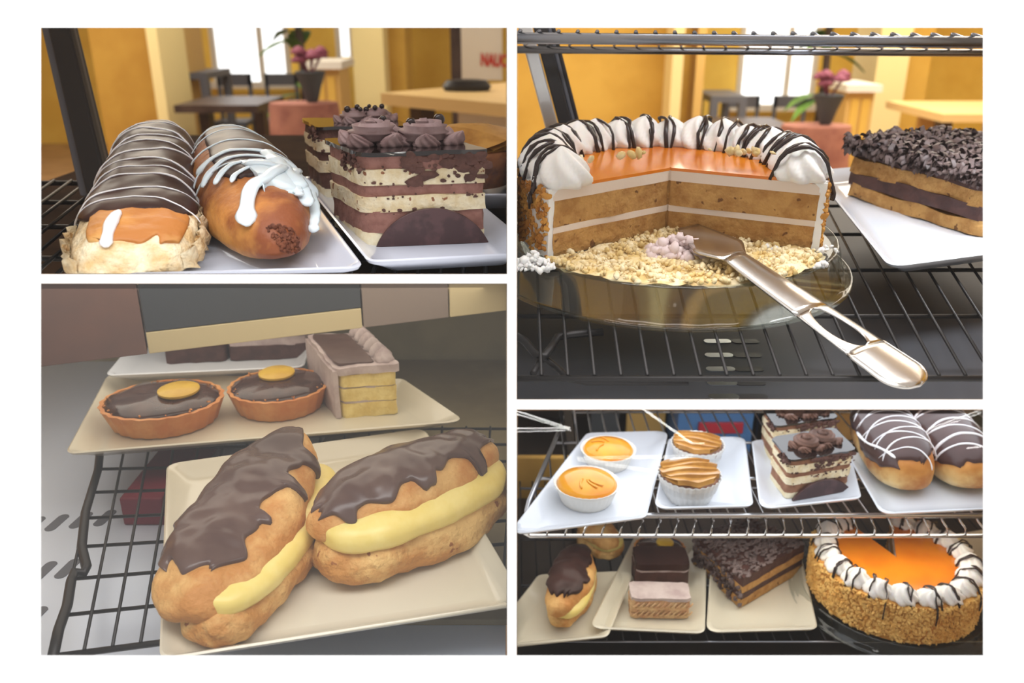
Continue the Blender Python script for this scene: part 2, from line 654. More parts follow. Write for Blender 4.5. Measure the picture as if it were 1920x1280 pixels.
def divider_v():
    yb = lambda z: (DB + .005 + (z - CZ) * math.sin(PITCH)) / math.cos(PITCH)
    pts = [(yb(0), 0), (8.6, 0), (8.6, 2.7), (yb(2.7), 2.7)]
    v = []
    for sgn, px in ((-1, XL1), (1, XR0)):
        for y, z in pts:
            v.append(((px - 960) / F * depth((0, y, z)), y, z))
    mb = MB().add(v, [(0, 1, 2, 3), (7, 6, 5, 4), (0, 4, 5, 1), (1, 5, 6, 2), (2, 6, 7, 3), (3, 7, 4, 0)])
    tag(mb.build('wall_centre', M['board'], smooth=False), 'white partition wall running back between the openings', kind='structure')


divider_v()


def divider_h(name, px0, px1, y0, y1, d1, label):
    v = [D(px, py, d) for d in (DB + .005, d1) for px, py in ((px0, y1), (px1, y1), (px1, y0), (px0, y0))]
    mb = MB().add(v, [(0, 1, 2, 3), (7, 6, 5, 4), (0, 4, 5, 1), (1, 5, 6, 2), (2, 6, 7, 3), (3, 7, 4, 0)])
    tag(mb.build(name, M['board'], smooth=False), label, kind='structure')


divider_h('trim_1', -60, XL1, YL0, YL1, 1.45, 'white sloping board between upper and lower left openings')
divider_h('trim_2', XR0, 1990, YR0, YR1, 1.75, 'white sloping board between upper and lower right openings')


def clip(o, side):
    """cut a thing off where it meets the partition walls of its compartment"""
    planes = []

    def pl(p1, p2, inside):
        a, b = ray(*p1), ray(*p2)
        n = a.cross(b).normalized()
        if n.dot(ray(*inside)) < 0:
            n = -n
        planes.append(n)
    e = 1.2
    if side in ('TL', 'BL'):
        pl((XL1 - e, 0), (XL1 - e, 1280), (500, 600))
    else:
        pl((XR0 + e, 0), (XR0 + e, 1280), (1400, 600))
    if side == 'TL':
        pl((0, YL0 - e), (1900, YL0 - e), (500, 200))
    if side == 'BL':
        pl((0, YL1 + e), (1900, YL1 + e), (500, 900))
    if side == 'TR':
        pl((0, YR0 - e), (1900, YR0 - e), (500, 200))
    if side == 'BR':
        pl((0, YR1 + e), (1900, YR1 + e), (500, 1000))
    bpy.context.view_layer.update()
    front_n = FW
    todo = [o] + list(o.children_recursive)
    for q in todo:
        if q.type != 'MESH':
            continue
        mw = q.matrix_world
        inv = mw.inverted()
        cs = [mw @ Vector(c) for c in q.bound_box]
        need = [n for n in planes if min(n.dot(c - CAM) for c in cs) < 0]
        fr = min(front_n.dot(c - CAM) for c in cs) < DB + .006
        if not need and not fr:
            continue
        if q.data.users > 1:
            q.data = q.data.copy()
        bm = bmesh.new()
        bm.from_mesh(q.data)
        for n in need + ([front_n] if fr else []):
            co = CAM if n is not front_n else CAM + FW * (DB + .0065)
            r = bmesh.ops.bisect_plane(bm, geom=bm.verts[:] + bm.edges[:] + bm.faces[:], plane_co=inv @ co, plane_no=(mw.to_3x3().transposed() @ n), clear_inner=True, dist=1e-6)
            ed = [g for g in r['geom_cut'] if isinstance(g, bmesh.types.BMEdge)]
            if ed:
                try:
                    bmesh.ops.holes_fill(bm, edges=ed, sides=0)
                except Exception:
                    pass
        bm.to_mesh(q.data)
        bm.free()
        if len(q.data.polygons) == 0:
            for ch in list(q.children):
                ch.parent = q.parent
            bpy.data.objects.remove(q, do_unlink=True)


CLIP = []


def later(o, side):
    CLIP.append((o, side))
    return o


# ------------------------------------------------------------------ structure: the two dining rooms behind the upper openings
def Y(px, py, y):
    r = ray(px, py)
    return CAM + r * (y / r.y)


def bx(name, mt, lo, hi, label=None, cat=None, kind=None, parent=None, bevel=0, group=None):
    lo2 = [min(a, b) for a, b in zip(lo, hi)]
    hi2 = [max(a, b) for a, b in zip(lo, hi)]
    o = MB().box(lo2, hi2).build(name, M[mt], parent, smooth=False, bevel=bevel)
    return tag(o, label, cat, group, kind)


M['yellow'] = mat('yellow_paint', S(240, 206, 96), .7, S(232, 194, 84), 3)
M['ochre'] = mat('ochre_paint', S(222, 182, 84), .7, S(212, 170, 74), 3)
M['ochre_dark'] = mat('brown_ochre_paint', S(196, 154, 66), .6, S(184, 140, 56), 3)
M['pillar'] = mat('cream_paint', S(244, 226, 166), .7)
M['tan'] = mat('tan_paint', S(214, 176, 104), .7)
M['floorwood'] = mat('floor_tile', S(176, 142, 108), .3, S(150, 116, 84), 6)
M['ceil'] = mat('ceiling_white', S(236, 230, 214), .9)
M['daylight'] = mat('daylit_window', (.9, .95, 1), .3, emis=(.92, .96, 1.0), estr=1.5)
M['darkwood'] = mat('dark_wood', S(74, 58, 52), .4, S(56, 42, 38), 8)
M['grey_metal'] = mat('grey_metal', S(96, 98, 108), .45)
M['counter'] = mat('counter_top', S(232, 200, 140), .4)
M['white_paint'] = mat('white_paint', S(226, 222, 214), .6)
M['salmon'] = mat('salmon_cloth', S(172, 118, 102), .8, S(146, 94, 84), 8)
M['purple'] = mat('purple_petals', S(128, 62, 84), .7)
M['leaf'] = mat('green_leaves', S(108, 146, 64), .6, S(70, 106, 44), 9)
M['slate'] = mat('slate_grey', S(70, 74, 80), .6)
M['red_ink'] = mat('red_lettering', S(196, 60, 50), .6)

bx('floor', 'floorwood', (-5.2, -.2, -.05), (5.2, 8.8, 0), kind='structure', label='tan tiled floor of the dining room')
bx('ceiling', 'ceil', (-5.2, 1.25, 2.7), (5.2, 8.8, 2.75), kind='structure', label='off-white ceiling')
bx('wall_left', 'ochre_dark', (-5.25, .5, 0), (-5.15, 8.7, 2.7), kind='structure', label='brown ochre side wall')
bx('wall_right', 'yellow', (5.15, .5, 0), (5.25, 8.7, 2.7), kind='structure', label='yellow side wall')
bx('wall_back', 'yellow', (-5.2, 8.6, 0), (5.2, 8.7, 2.7), kind='structure', label='yellow back wall')


def lettering(txt, size, mt, parent, loc, rot, bold=0.0, name='lettering'):
    cu = bpy.data.curves.new(name, 'FONT')
    cu.body = txt
    cu.size = size
    cu.extrude = .0006
    cu.offset = bold
    t = bpy.data.objects.new(name, cu)
    COL.objects.link(t)
    bpy.context.view_layer.update()
    me = bpy.data.meshes.new_from_object(t.evaluated_get(bpy.context.evaluated_depsgraph_get()))
    bpy.data.objects.remove(t, do_unlink=True)
    o = bpy.data.objects.new(name, me)
    COL.objects.link(o)
    me.materials.clear()
    me.materials.append(mt)
    o.parent = parent
    o.location = loc
    o.rotation_euler = rot
    return o


def room(ox, oy, tl):
    y0 = 8.58
    side = 'in the upper left view' if tl else 'in the upper right view'
    X = lambda px, y: Y(px + ox, 150 + oy, y).x
    Zp = lambda py, y: Y(700 + ox, py + oy, y).z
    n = 1 if tl else 2

    def wall(px0, px1, y, th, mt, z1=2.7, z0=0, name='wall_back'):
        return bx(name, mt, (X(px0, y), y, z0), (X(px1, y), y + th, z1), kind='structure')
    # daylit shop window: frame, panes, mullions
    w = empty('window_%d' % n, (X(478, y0), y0 - .03, 0))
    w['kind'] = 'structure'
    x0, x1 = X(413, y0) - w.location.x, X(541, y0) - w.location.x
    zs = Zp(152, y0)
    bx('pane', 'daylight', (x0, 0, zs), (x1, .01, 2.55), parent=w)
    for a in (x0 - .04, x0 + (x1 - x0) * .62, x1):
        bx('mullion', 'white_paint', (a, -.04, zs - .04), (a + .05, .0, 2.6), parent=w)
    bx('sill', 'white_paint', (x0 - .1, -.1, zs - .06), (x1 + .1, 0, zs), parent=w)
    w2 = empty('window_%d' % (n + 2), (X(652, y0), y0 - .03, 0))
    w2['kind'] = 'structure'
    x0, x1 = X(645, y0) - w2.location.x, X(661, y0) - w2.location.x
    zz = Zp(106, y0)
    bx('pane', 'daylight', (x0, 0, zz), (x1, .01, 2.55), parent=w2)
    bx('window_frame', 'white_paint', (x0 - .05, -.02, zz - .05), (x0, .02, 2.6), parent=w2)
    bx('window_frame', 'white_paint', (x1, -.02, zz - .05), (x1 + .05, .02, 2.6), parent=w2)
    # piers and returns
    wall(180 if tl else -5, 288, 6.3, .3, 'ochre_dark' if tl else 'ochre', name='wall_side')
    wall(286, 306, 6.0, .5, 'pillar', name='trim_5')
    wall(306, 330, 7.0, .3, 'ochre', name='wall_return')
    wall(330, 346, 6.8, .5, 'tan', name='trim_6')
    wall(664, 722, 7.2, .5, 'pillar', name='trim_7')
    wall(722, 762, 7.5, .5, 'ochre', name='trim_8')
    if tl:
        wall(846, 866, 5.4, .2, 'darkwood', name='trim_9')
    # small dark table with a chair against the far wall
    yt = 7.2
    t = empty('side_table', (X(380, yt), yt, 0), 0, 'dark square side table against the yellow wall %s' % side, 'table')
    hw = (X(412, yt) - X(347, yt)) / 2
    zt = Zp(132, yt)
    bx('tabletop', 'grey_metal', (-hw, -.3, zt - .05), (hw, .3, zt), parent=t)
    for a in (-hw, hw - .06):
        for b in (-.3, .24):
            bx('leg', 'grey_metal', (a, b, 0), (a + .06, b + .06, zt - .05), parent=t)
    # plinth
    yd = 6.2
    d = empty('dining_table', (X(430, yd), yd, 0), 0, 'dark low dining table in front of the shop window %s' % side, 'table')
    zt = Zp(188, yd)
    hw = (X(500, yd) - X(350, yd)) / 2
    bx('tabletop', 'darkwood', (-hw, -.35, zt - .05), (hw, .35, zt), parent=d)
    for a in (-hw + .05, hw - .12):
        bx('leg', 'darkwood', (a, -.05, 0), (a + .07, .05, zt - .05), parent=d)
    # chairs
    for k, (cx, cy, lab) in enumerate(((430, 7.7, 'grey cafe chair left of its pair under the shop window'), (520, 7.9, 'grey cafe chair right of its pair under the shop window'))):
        c = empty('cafe_chair', (X(cx, cy), cy, 0), 0, lab + ' ' + side, 'chair')
        zt = Zp(140, cy)
        s = .15
        bx('seat', 'grey_metal', (-s, -s, zt - .42), (s, s, zt - .38), parent=c)
        bx('backrest', 'grey_metal', (-s, s - .03, zt - .1), (s, s, zt), parent=c)
        for a in (-s, s - .03):
            bx('back_post', 'grey_metal', (a, s - .03, 0), (a + .03, s, zt), parent=c)
            bx('leg', 'grey_metal', (a, -s, 0), (a + .03, -s + .03, zt - .42), parent=c)
    # cloth-covered table with a vase of purple flowers
    yc = 5.2
    zt = Zp(192, yc)
    hw = (X(632, yc) - X(500, yc)) / 2
    cx = X(566, yc)
    cl = MB()
    rings = []
    for k, (rr, z) in enumerate(((1.12, 0.02), (1.06, zt * .5), (1.0, zt - .03), (.97, zt), (.01, zt + .002))):
        rings.append([(hw * rr * (1 + (.05 * math.cos(9 * a) if k < 2 else 0)) * math.cos(a), .7 * hw * rr * (1 + (.05 * math.cos(9 * a) if k < 2 else 0)) * math.sin(a), z) for a in [2 * math.pi * i / 54 for i in range(54)]])
    o = cl.loft(rings).build('draped_table', M['salmon'], loc=(cx, yc, 0))
    tag(o, 'round table draped in a salmon cloth %s' % side, 'table')
    vz = empty('flower_vase', (cx + hw * .25, yc, zt + .002), 0, 'dark tapering vase of purple flowers on the salmon table %s' % side, 'vase')
    MB().lathe([(.03, 0), (.04, .02), (.06, .09), (.09, .17), (.08, .175), (.06, .16)], 20).build('vase', M['slate'], vz)
    rnd = random.Random(3)
    for k in range(9):
        mb = MB()
        a = rnd.uniform(0, 6.28)
        c = Vector((.07 * math.cos(a), .06 * math.sin(a), .22 + rnd.uniform(0, .06)))
        dollop(mb, c, .045, .045, 5, n=20, m=4)
        mb.tube([(0, 0, .14), c * .8 + Vector((0, 0, .03)), c], .004, 5)
        mb.build('flower', M['purple'], vz)
    # tall plant
    yp = 7.0
    p = empty('potted_plant', (X(566, yp), yp, 0), 0, 'tall green potted plant beside the shop window %s' % side, 'plant')
    MB().lathe([(.14, 0), (.18, .3), (.16, .3), (.15, .26)], 20).build('pot', M['darkwood'], p)
    MB().tube([(0, 0, .25), (.02, 0, .8), (0, 0, 1.3)], .03).build('stem', M['darkwood'], p)
    for k in range(26):
        a, e = rnd.uniform(0, 6.28), rnd.uniform(-.2, 1.0)
        z = rnd.uniform(.55, 1.45)
        dr = Vector((math.cos(a) * math.cos(e), math.sin(a) * math.cos(e), math.sin(e)))
        sd = dr.cross(Vector((0, 0, 1))).normalized()
        q = []
        for j in range(6):
            u = j / 5
            wv = .06 * math.sin(math.pi * min(.97, u + .05))
            c = Vector((0, 0, z)) + dr * (.36 * u) - Vector((0, 0, .16 * u * u))
            q.append([c - sd * wv, c + Vector((0, 0, -.008)), c + sd * wv])
        MB().grid(q).build('leaf', M['leaf'], p, angle=0)
    # box of shelves behind the salmon table
    yb = 6.4
    b = empty('low_cabinet', (X(622, yb), yb, 0), 0, 'tan cabinet with a pale top behind the salmon table %s' % side, 'cabinet')
    hw = (X(645, yb) - X(596, yb)) / 2
    zt = Zp(112, yb)
    bx('body', 'tan', (-hw, -.2, 0), (hw, .2, zt - .05), parent=b)
    bx('top', 'white_paint', (-hw - .03, -.25, zt - .05), (hw + .03, .25, zt), parent=b)
    bx('door', 'ochre', (-hw + .03, -.215, .06), (-.01, -.2, zt - .1), parent=b)
    bx('door', 'ochre', (.01, -.215, .06), (hw - .03, -.2, zt - .1), parent=b)
    # serving counter
    yk = 3.9 if tl else 5.6
    k = empty('serving_counter', (X(766 if tl else 800, yk), yk, 0), -.72 if tl else 0, 'counter with tan top and white front %s' % side, 'counter')
    xa = 0
    xb = 1.6
    zt = Zp(172 if tl else 168, yk)
    bx('countertop', 'counter', (xa - .05, -.12, zt - .05), (xb, .75, zt), parent=k)
    bx('panel', 'white_paint', (xa + .3, 0, .02), (xb, .05, zt - .05), parent=k)
    bx('leg', 'darkwood', (xa, 0, 0), (xa + .08, .08, zt - .05), parent=k)
    bx('shelf_board', 'tan', (xa, .1, zt - .4), (xa + .4, .6, zt - .36), parent=k)
    bx('side_panel', 'tan', (xa + .1, .5, .02), (xa + .3, .55, zt - .05), parent=k)
    later(k, 'TL' if tl else 'TR')
    if tl:
        yn = 4.6
        s = empty('notice_board', (X(915, yn), yn, zt), 0, 'white notice board with red lettering standing on the counter', 'sign')
        xa, xb = X(866, yn) - s.location.x, -.05 - s.location.x
        zb = zt
        bx('panel', 'white_paint', (xa, 0, 0), (xb, .03, 1.0), parent=s)
        p = Y(901, 122, yn)
        t = lettering('NAUC', .082, M['red_ink'], s, (p.x - s.location.x, -.004, p.z - zt), (math.pi / 2, math.radians(3), 0), bold=.004)
        t.scale = (.58, 1, 1)
        o = MB().lathe([(.0, 0), (.1, 0), (.11, .02), (.09, .045), (.05, .05)], 16).build('dark_dish', M['black'], loc=(X(875, 3.95), 3.95, zt))
        o.scale = (1, .5, 1)
        tag(o, 'small dark dish on the tan counter top', 'dish')
        later(s, 'TL')


room(0, 0, True)
room(970, 42, False)

# ------------------------------------------------------------------ upper left view: finger buns and layered cakes
ZA = 1.027
M['brown_matt'] = mat('dark_brown_matt_board', S(78, 58, 42), .95, S(62, 46, 34), 8, spec=.05)


def between(a, b):
    """centre, heading for an object lying from a (near) to b (far)"""
    a, b = Vector(a), Vector(b)
    d = b - a
    return (a + b) / 2, -math.atan2(d.x, d.y), d.length


def drizzled_bun(name, L, Wd, H, loc, rz, label, seed, group=None, mt='bread', coat=(.1, .99, 1.25, 1.25), n=10, icing='white_icing', slope=.05, arcs=1.5, cmt='choc', r=.0009, body_amp=None, **kw):
    t = empty(name, loc, rz, label, 'bun', group)
    lf = Loaf(L, Wd, H, seed=seed, **kw)
    a0 = lf.amp
    lf.amp = body_amp or a0
    lf.body('crust', M[mt], t)
    lf.amp = a0
    ct = lf.coat('chocolate_coating', M[cmt], t, coat[0], coat[1], lambda u: -coat[2], lambda u: coat[3], seed=seed)
    rnd = random.Random(seed)
    for k in range(n):
        u = coat[0] + .03 + (coat[1] - coat[0] - .05) * (k + .5) / n + rnd.uniform(-.015, .015)
        mb = MB()
        a, b = -arcs * rnd.uniform(.75, 1), arcs * rnd.uniform(.75, 1)
        s = slope * rnd.uniform(.5, 1.4) * (1 if k % 2 else -.6)
        lf.line(mb, [(u - s, a), (u - s * .4 + rnd.uniform(-.008, .008), a * .5), (u + .01, 0), (u + s * .5, b * .5), (u + s, b)], r * rnd.uniform(.75, 1.5))
        mb.build('icing_line', M[icing], ct, angle=0)
    return t, lf


c, rz, L = between((-.258, .556, 0), (-.350, .86, 0))
t, lf = drizzled_bun('finger_bun', L, .082, .058, (c.x, c.y, ZA), rz, 'chocolate-topped cream bun with fine white icing lines and a torn pale front end', 3, mt='bread_pale' , coat=(.17, .985, 1.12, 1.18), n=11, p=5, hp=5.5, e=.72, amp=.0016, body_amp=.0036, fr=42, flat=.42, taper=-.24, htap=.95)
lf.coat('brown_crust', M['bread'], t, .03, .2, lambda u: -.62, lambda u: .95, t=.0012, seed=8)
mb = MB()
lf.line(mb, [(.16, -.1), (.10, -.16), (.04, -.22), (.012, -.3)], .0042, .0025, 8, 14, .5)
mb.build('cream_streak', M['white_icing'], t, angle=0)
# ragged flaps of crumb along the torn side
for k in range(14):
    mb = MB()
    rnd = random.Random(k + 40)
    u = .02 + .042 * (k % 9)
    q = []
    for i in range(5):
        row = []
        for j in range(4):
            p = lf.surf(u + .06 * i / 4, (1.25 + .55 * j / 3) * (1 if k < 9 else -1), .001 + .006 * math.sin(math.pi * i / 4) * rnd.uniform(.1, 1.2))
            row.append(p)
        q.append(row)
    mb.grid(q).build('torn_flap', M['bread_pale'], t, angle=0)
later(t, 'TL')

c, rz, L = between((-.160, .575, 0), (-.300, .90, 0))
t, lf = drizzled_bun('finger_bun', L, .090, .066, (c.x, c.y, ZA), rz, 'browned finger bun with a thick pool of white icing run down its front', 11, mt='bread_dark', coat=(.27, .97, .55, 1.15), n=6, arcs=1.5, slope=.04, p=1.9, hp=2.5, e=.85, amp=.002, fr=26, flat=.42, htap=.55, icing='blue_icing')
# pooled icing
lf.coat('icing_pool', M['blue_icing'], t, .20, .38, lambda u: .10 - 1.6 * (u - .2), lambda u: 1.15, t=.0036, nu=20, nv=18, wav=.5, wf=10, seed=4)
for k, (pth, r) in enumerate((([(.42, -.95), (.44, -.5), (.455, .1), (.42, .8), (.33, 1.4)], .0034), ([(.34, -1.0), (.375, -.6), (.41, 0), (.38, .7), (.29, 1.4)], .0030),
                              ([(.29, -.75), (.335, -.4), (.365, .1), (.33, .7), (.25, 1.35)], .0030), ([(.25, -.45), (.29, -.25), (.32, .2), (.28, .8), (.21, 1.4)], .0022),
                              ([(.34, .5), (.26, .2), (.18, -.2), (.11, -.52), (.06, -.85)], .0066), ([(.46, .3), (.38, .4), (.30, .55), (.22, .8)], .0075), ([(.33, -.1), (.32, .4), (.31, .9), (.27, 1.3)], .0072), ([(.42, .95), (.36, .8), (.28, .75), (.17, 1.05)], .006), ([(.31, 1.1), (.24, 1.25), (.17, 1.45), (.13, 1.6)], .0044), ([(.28, .7), (.22, .72), (.18, .75)], .0035))):
    mb = MB()
    lf.line(mb, pth, r, .0032, 8, 26, .45)
    mb.build('icing_run', M['blue_icing'], t, angle=0)
mb = MB()
rnd = random.Random(5)
for k in range(150):
    mb.lump(lf.surf(rnd.uniform(.0, .035), rnd.uniform(-.4, 1.9), .0002), rnd.uniform(.0008, .0022), rnd)
tag(mb.build('rough_tip', mat('scorched_crumb', S(120, 66, 40), .8, S(90, 46, 28), 80), t), kind='stuff')
later(t, 'TL')

# plates
zr = ZA + .010
A = [W(684, 500, zr), W(588, 372, zr)]
e = (A[1] - A[0]).normalized()
fdir = Vector((-math.cos(.10), -math.sin(.10), 0))
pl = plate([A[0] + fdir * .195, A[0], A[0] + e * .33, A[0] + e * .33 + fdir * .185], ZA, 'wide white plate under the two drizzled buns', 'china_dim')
later(pl, 'TL')
A = [W(691, 489, zr), W(951, 476, zr)]
e = (W(590, 365, zr) - A[0]).normalized()
fd = (A[1] - A[0]).normalized()
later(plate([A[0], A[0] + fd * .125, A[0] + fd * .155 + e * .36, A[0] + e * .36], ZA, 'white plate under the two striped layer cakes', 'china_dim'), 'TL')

LAYERS = [(0, .14, 'cream_layer', 'cream_layer'), (.14, .37, 'mousse', 'mousse_layer'), (.37, .53, 'sponge', 'sponge_layer'), (.53, .66, 'mousse', 'mousse_layer'), (.66, .82, 'sponge', 'sponge_layer'), (.82, .96, 'mousse', 'mousse_layer')]


def layer_cake(loc, rz, wx, wy, h, label, seed, disc=True, rosettes=((.35, .5, 0), (.62, .52, .6)), pearls=9, ros='rosette', group=None, rough=.0016, glaze='choc_black', smear=True, R=.016, mousse='mousse', skew=0.0):
    t = empty('layer_cake', loc, rz, label, 'cake', group)
    rnd = random.Random(seed)
    for k, (a, b, m_, nm) in enumerate(LAYERS):
        ins = .0 if m_ == 'sponge' else .0012
        block(nm, M[mousse if m_ == 'mousse' else m_], t, ins, wx - ins, ins, wy - ins, h * a - (.0006 if a else 0), h * b, rough, 90, seed + k, 12, skew=skew)
    block('mirror_glaze', M[glaze], t, -.0012, wx + .0012, -.0012, wy + .0012, h * .955, h, .0012, 60, seed + 9, 12, 2, skew=skew)
    if smear:
        mb = MB()
        for k in range(70):  # glaze and crumb dragged down the sides by the knife
            x = rnd.uniform(.35, 1) * wx
            z = h * (.95 - .28 * rnd.random() ** 1.6)
            mb.lump((x, -.0008, z), rnd.uniform(.0012, .0042) * h / .074, rnd, (1.6, .35, 1))
        for k in range(30):
            yy = rnd.uniform(0, .5) * wy
            mb.lump((-.0008 - skew * yy, yy, h * (.97 - .2 * rnd.random())), rnd.uniform(.001, .003), rnd, (.4, 1.3, 1))
        for k in range(50):
            mb.lump((rnd.uniform(0, wx), -.0006, rnd.choice((.37, .53, .66, .82)) * h + rnd.uniform(-.002, .002)), rnd.uniform(.0006, .0014), rnd, (1.4, .4, 1))
        tag(mb.build('smeared_crumb', M['mousse_dark'], t), kind='stuff')
    if disc:
        mb = MB()
        pts = []
        hw, hh = wx * .455, h * .40
        Rr = (hw * hw + hh * hh) / (2 * hh)
        cx, cz = wx * .54, hh - Rr
        a0 = math.asin(hw / Rr)
        arc = [(cx + Rr * math.sin(a), cz + Rr * math.cos(a)) for a in [a0 * (1 - 2 * i / 36) for i in range(37)]]
        mb.loft([[(x, -.0042, max(z, 0)) for x, z in arc], [(x, -.001, max(z, 0)) for x, z in arc]])
        d = mb.build('chocolate_half_disc', M['disc'], t, angle=40, bevel=.0005)
        d['label'] = 'dark chocolate half disc set against the front'
    ro = []
    for k, (fx, fy, a) in enumerate(rosettes):
        mb = MB()
        fxx = fx - skew * fy * wy / wx
        swirl(mb, (fxx * wx, fy * wy, h + R * .30), R, R * .62, 1.8, 8, rz=a, r0=R * .56)
        ro.append(mb.build('cream_rosette', M[ros], t, angle=0))
        for q in range(5):
            mb = MB()
            aa = a + 1.26 * q - 1
            dollop(mb, (fxx * wx + R * 1.1 * math.cos(aa), fy * wy + R * .8 * math.sin(aa), h - .0005), R * .60, R * .62, 8, aa, (R * .55 * math.cos(aa), R * .55 * math.sin(aa)), 56, 7)
            mb.build('cream_shell', M[ros], ro[-1], angle=0)
    for k in range(pearls):
        fx, fy, a = rosettes[k % len(rosettes)]
        an = rnd.uniform(-.9, 1.5) + 2.2 * (k // 3)
        rr = R * rnd.uniform(.15, 1.3)
        mb = MB().ball(((fx - skew * fy * wy / wx) * wx + rr * math.cos(an), fy * wy + rr * math.sin(an), h + R * (1.05 if rr < R else .85) + rnd.uniform(-.002, .002)), R * rnd.uniform(.15, .27), 7)
        mb.build('chocolate_pearl', M['pearl'], ro[k % len(ro)], angle=0)
    return t


M['disc'] = mat('dark_chocolate_disc', S(84, 56, 56), .35, S(66, 42, 42), 45, lo=.45, hi=.55)
a, b, e = W(685, 462, ZA), W(918, 456, ZA), W(622, 404, ZA)
rz = math.atan2((b - a).y, (b - a).x)
later(layer_cake((a.x, a.y, ZA), rz + .06, (b - a).length, .082, .074, 'striped layer cake with mauve rosettes and a dark half disc, front of a pair', 21, rosettes=((.30, .55, 0), (.70, .5, .6)), R=.0185, skew=.36, pearls=4), 'TL')
a = W(612, 372, ZA)
later(layer_cake((a.x - .004, a.y, ZA), rz, .092, .08, .070, 'chocolate layer cake standing behind the one with the half disc', 31, disc=False, rosettes=((.5, .45, .3), (.75, .55, 0)), R=.013, mousse='mousse_dark', skew=.3), 'TL')


def apple_pastry(loc, rz, R, label, group=None, cup=True, seed=0, hh=.03):
    """small baked cup topped with overlapping glazed apple slices"""
    t = empty('apple_tartlet', loc, rz, label, 'tart', group)
    if cup:
        MB().lathe([(R * .72, 0), (R * .74, .001), (R, hh), (R * 1.03, hh + .003), (R * .99, hh + .002), (R * .9, hh * .5)], 120, lambda a, z: .028 * math.cos(30 * a)).build('paper_cup', M['paper'], t, angle=0)
    z0 = hh
    cr = MB().lathe([(R * .7, .002), (R * .95, z0 - .002), (R * .94, z0 + R * .06), (R * .7, z0 + R * .14), (.0005, z0 + R * .18)], 40, lambda a, z: .03 * nz((math.cos(a), math.sin(a), z * 40), 2.5, seed)).build('baked_crust', M['apple_crust'], t, angle=0)
    rnd = random.Random(seed)
    for k in range(5):
        x = R * (-.86 + 1.18 * k / 4)
        rows = []
        wob = rnd.uniform(-.06, .06) * R
        for i in range(11):
            v = 2 * i / 10 - 1
            row = []
            for j in range(7):
                u = j / 6
                xx = x + R * .50 * u - R * .16 * v * v + R * .10
                half = math.sqrt(max(.04, 1 - min(.96, (xx / R) ** 2))) * R * .93
                zz = z0 + R * (.16 + .20 * (1 - (xx / R) ** 2) * (1 - v * v * .8) + .13 * u - .05) + R * .03 * math.sin(3 * v + k)
                row.append((xx, v * half + wob, zz))
            rows.append(row)
        mb = MB().grid(rows)
        bk = [[(p[0] + R * .03, p[1] * .97, p[2] - R * .13 * (.3 + j / 6)) for j, p in enumerate(r)] for r in rows]
        mb.grid([list(reversed(r)) for r in bk])
        n0, m_ = len(rows[0]), len(rows)
        off = n0 * m_
        for i in range(m_ - 1):   # close the thick outer edge
            mb.f.append((i * n0 + n0 - 1, i * n0 + 2 * n0 - 1, off + (i + 1) * n0, off + i * n0))
        mb.build('apple_slice', M['apple'], cr, angle=50)
    return t


M['paper'] = mat('white_paper_cup', S(234, 232, 228), .7)
M['apple_crust'] = mat('baked_crust', S(150, 90, 44), .4, S(104, 56, 28), 60, bump=.4, bscale=120, coat=.5)
M['apple'] = mat('glazed_apple', S(202, 150, 76), .2, S(142, 88, 38), 26, lo=.40, hi=.74, coat=.25, bump=.3, bscale=90)
q = W(912, 322, ZA)
plc = [W(951 - 45, 330, zr)]
b0 = Vector((-.060, .80, 0))
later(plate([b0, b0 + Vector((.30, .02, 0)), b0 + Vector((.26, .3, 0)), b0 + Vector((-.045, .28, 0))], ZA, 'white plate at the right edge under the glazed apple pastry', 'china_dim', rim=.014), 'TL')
later(apple_pastry((-.044, .905, ZA + .004), 1.2, .058, 'glazed apple pastry behind the striped cake at the partition', cup=False, seed=3, hh=.036), 'TL')


def wire_rack(name, c, zt, label, mt='wire', n=14, m=3, r=.0016, R=.003, along=True, edge=True, drop=.0, sag=0):
    """flat grid shelf: c = 4 corners (front-left, front-right, back-right, back-left)"""
    o = empty(name, (c[0][0], c[0][1], zt), 0, label, 'rack')
    P = [Vector((p[0] - c[0][0], p[1] - c[0][1], 0)) for p in c]
    for k in range(n + 1):
        a = P[0].lerp(P[1], k / n)
        b = P[3].lerp(P[2], k / n)
        MB().tube([a, b], r, 6).build('wire', M[mt], o, angle=0)
    for k in range(m + 1):
        a = P[0].lerp(P[3], k / m) - Vector((0, 0, r * 2))
        b = P[1].lerp(P[2], k / m) - Vector((0, 0, r * 2))
        MB().tube([a, b], R if k in (0, m) else R * .8, 8).build('cross_rail', M[mt], o, angle=0)
    return o


later(wire_rack('wire_shelf', [(-.56, .56), (-.003, .56), (-.003, 1.0), (-.70, 1.0)], ZA - .009, 'dark wire shelf under the plates of the buns', 'wire_dark', 34, 4), 'TL')
later(bx('base_board', 'brown_matt', (-.62, .50, ZA - .045), (-.003, 1.60, ZA - .035), 'dark board below the wire shelf of the buns', 'board'), 'TL')
# slanting corner post of the case
p0, p1 = D(182, 320, .93), D(108, 10, .99)
t = empty('case_post', (p0.x, p0.y, ZA - .01), 0, 'dark slanting corner post of the case left of the buns', 'post')
d = (p1 - p0)
L_ = [Vector((0, 0, 0)) + d * k for k in (-.14, 1.9)]
off = p0 - Vector((p0.x, p0.y, ZA - .01))
for nm, dx, dy, w_, mt in (('post_profile', 0, 0, .012, 'black'), ('steel_edge', .0105, -.004, .0045, 'steel_dark'), ('seal_strip', -.017, .004, .007, 'grey_metal')):
    mb = MB()
    q = [p + off + Vector((dx, dy, 0)) for p in L_]
    mb.loft([[p + Vector((-w_, -w_, 0)), p + Vector((w_, -w_, 0)), p + Vector((w_, w_, 0)), p + Vector((-w_, w_, 0))] for p in q])
    mb.build(nm, M[mt], t, smooth=False, bevel=.002)
later(t, 'TL')

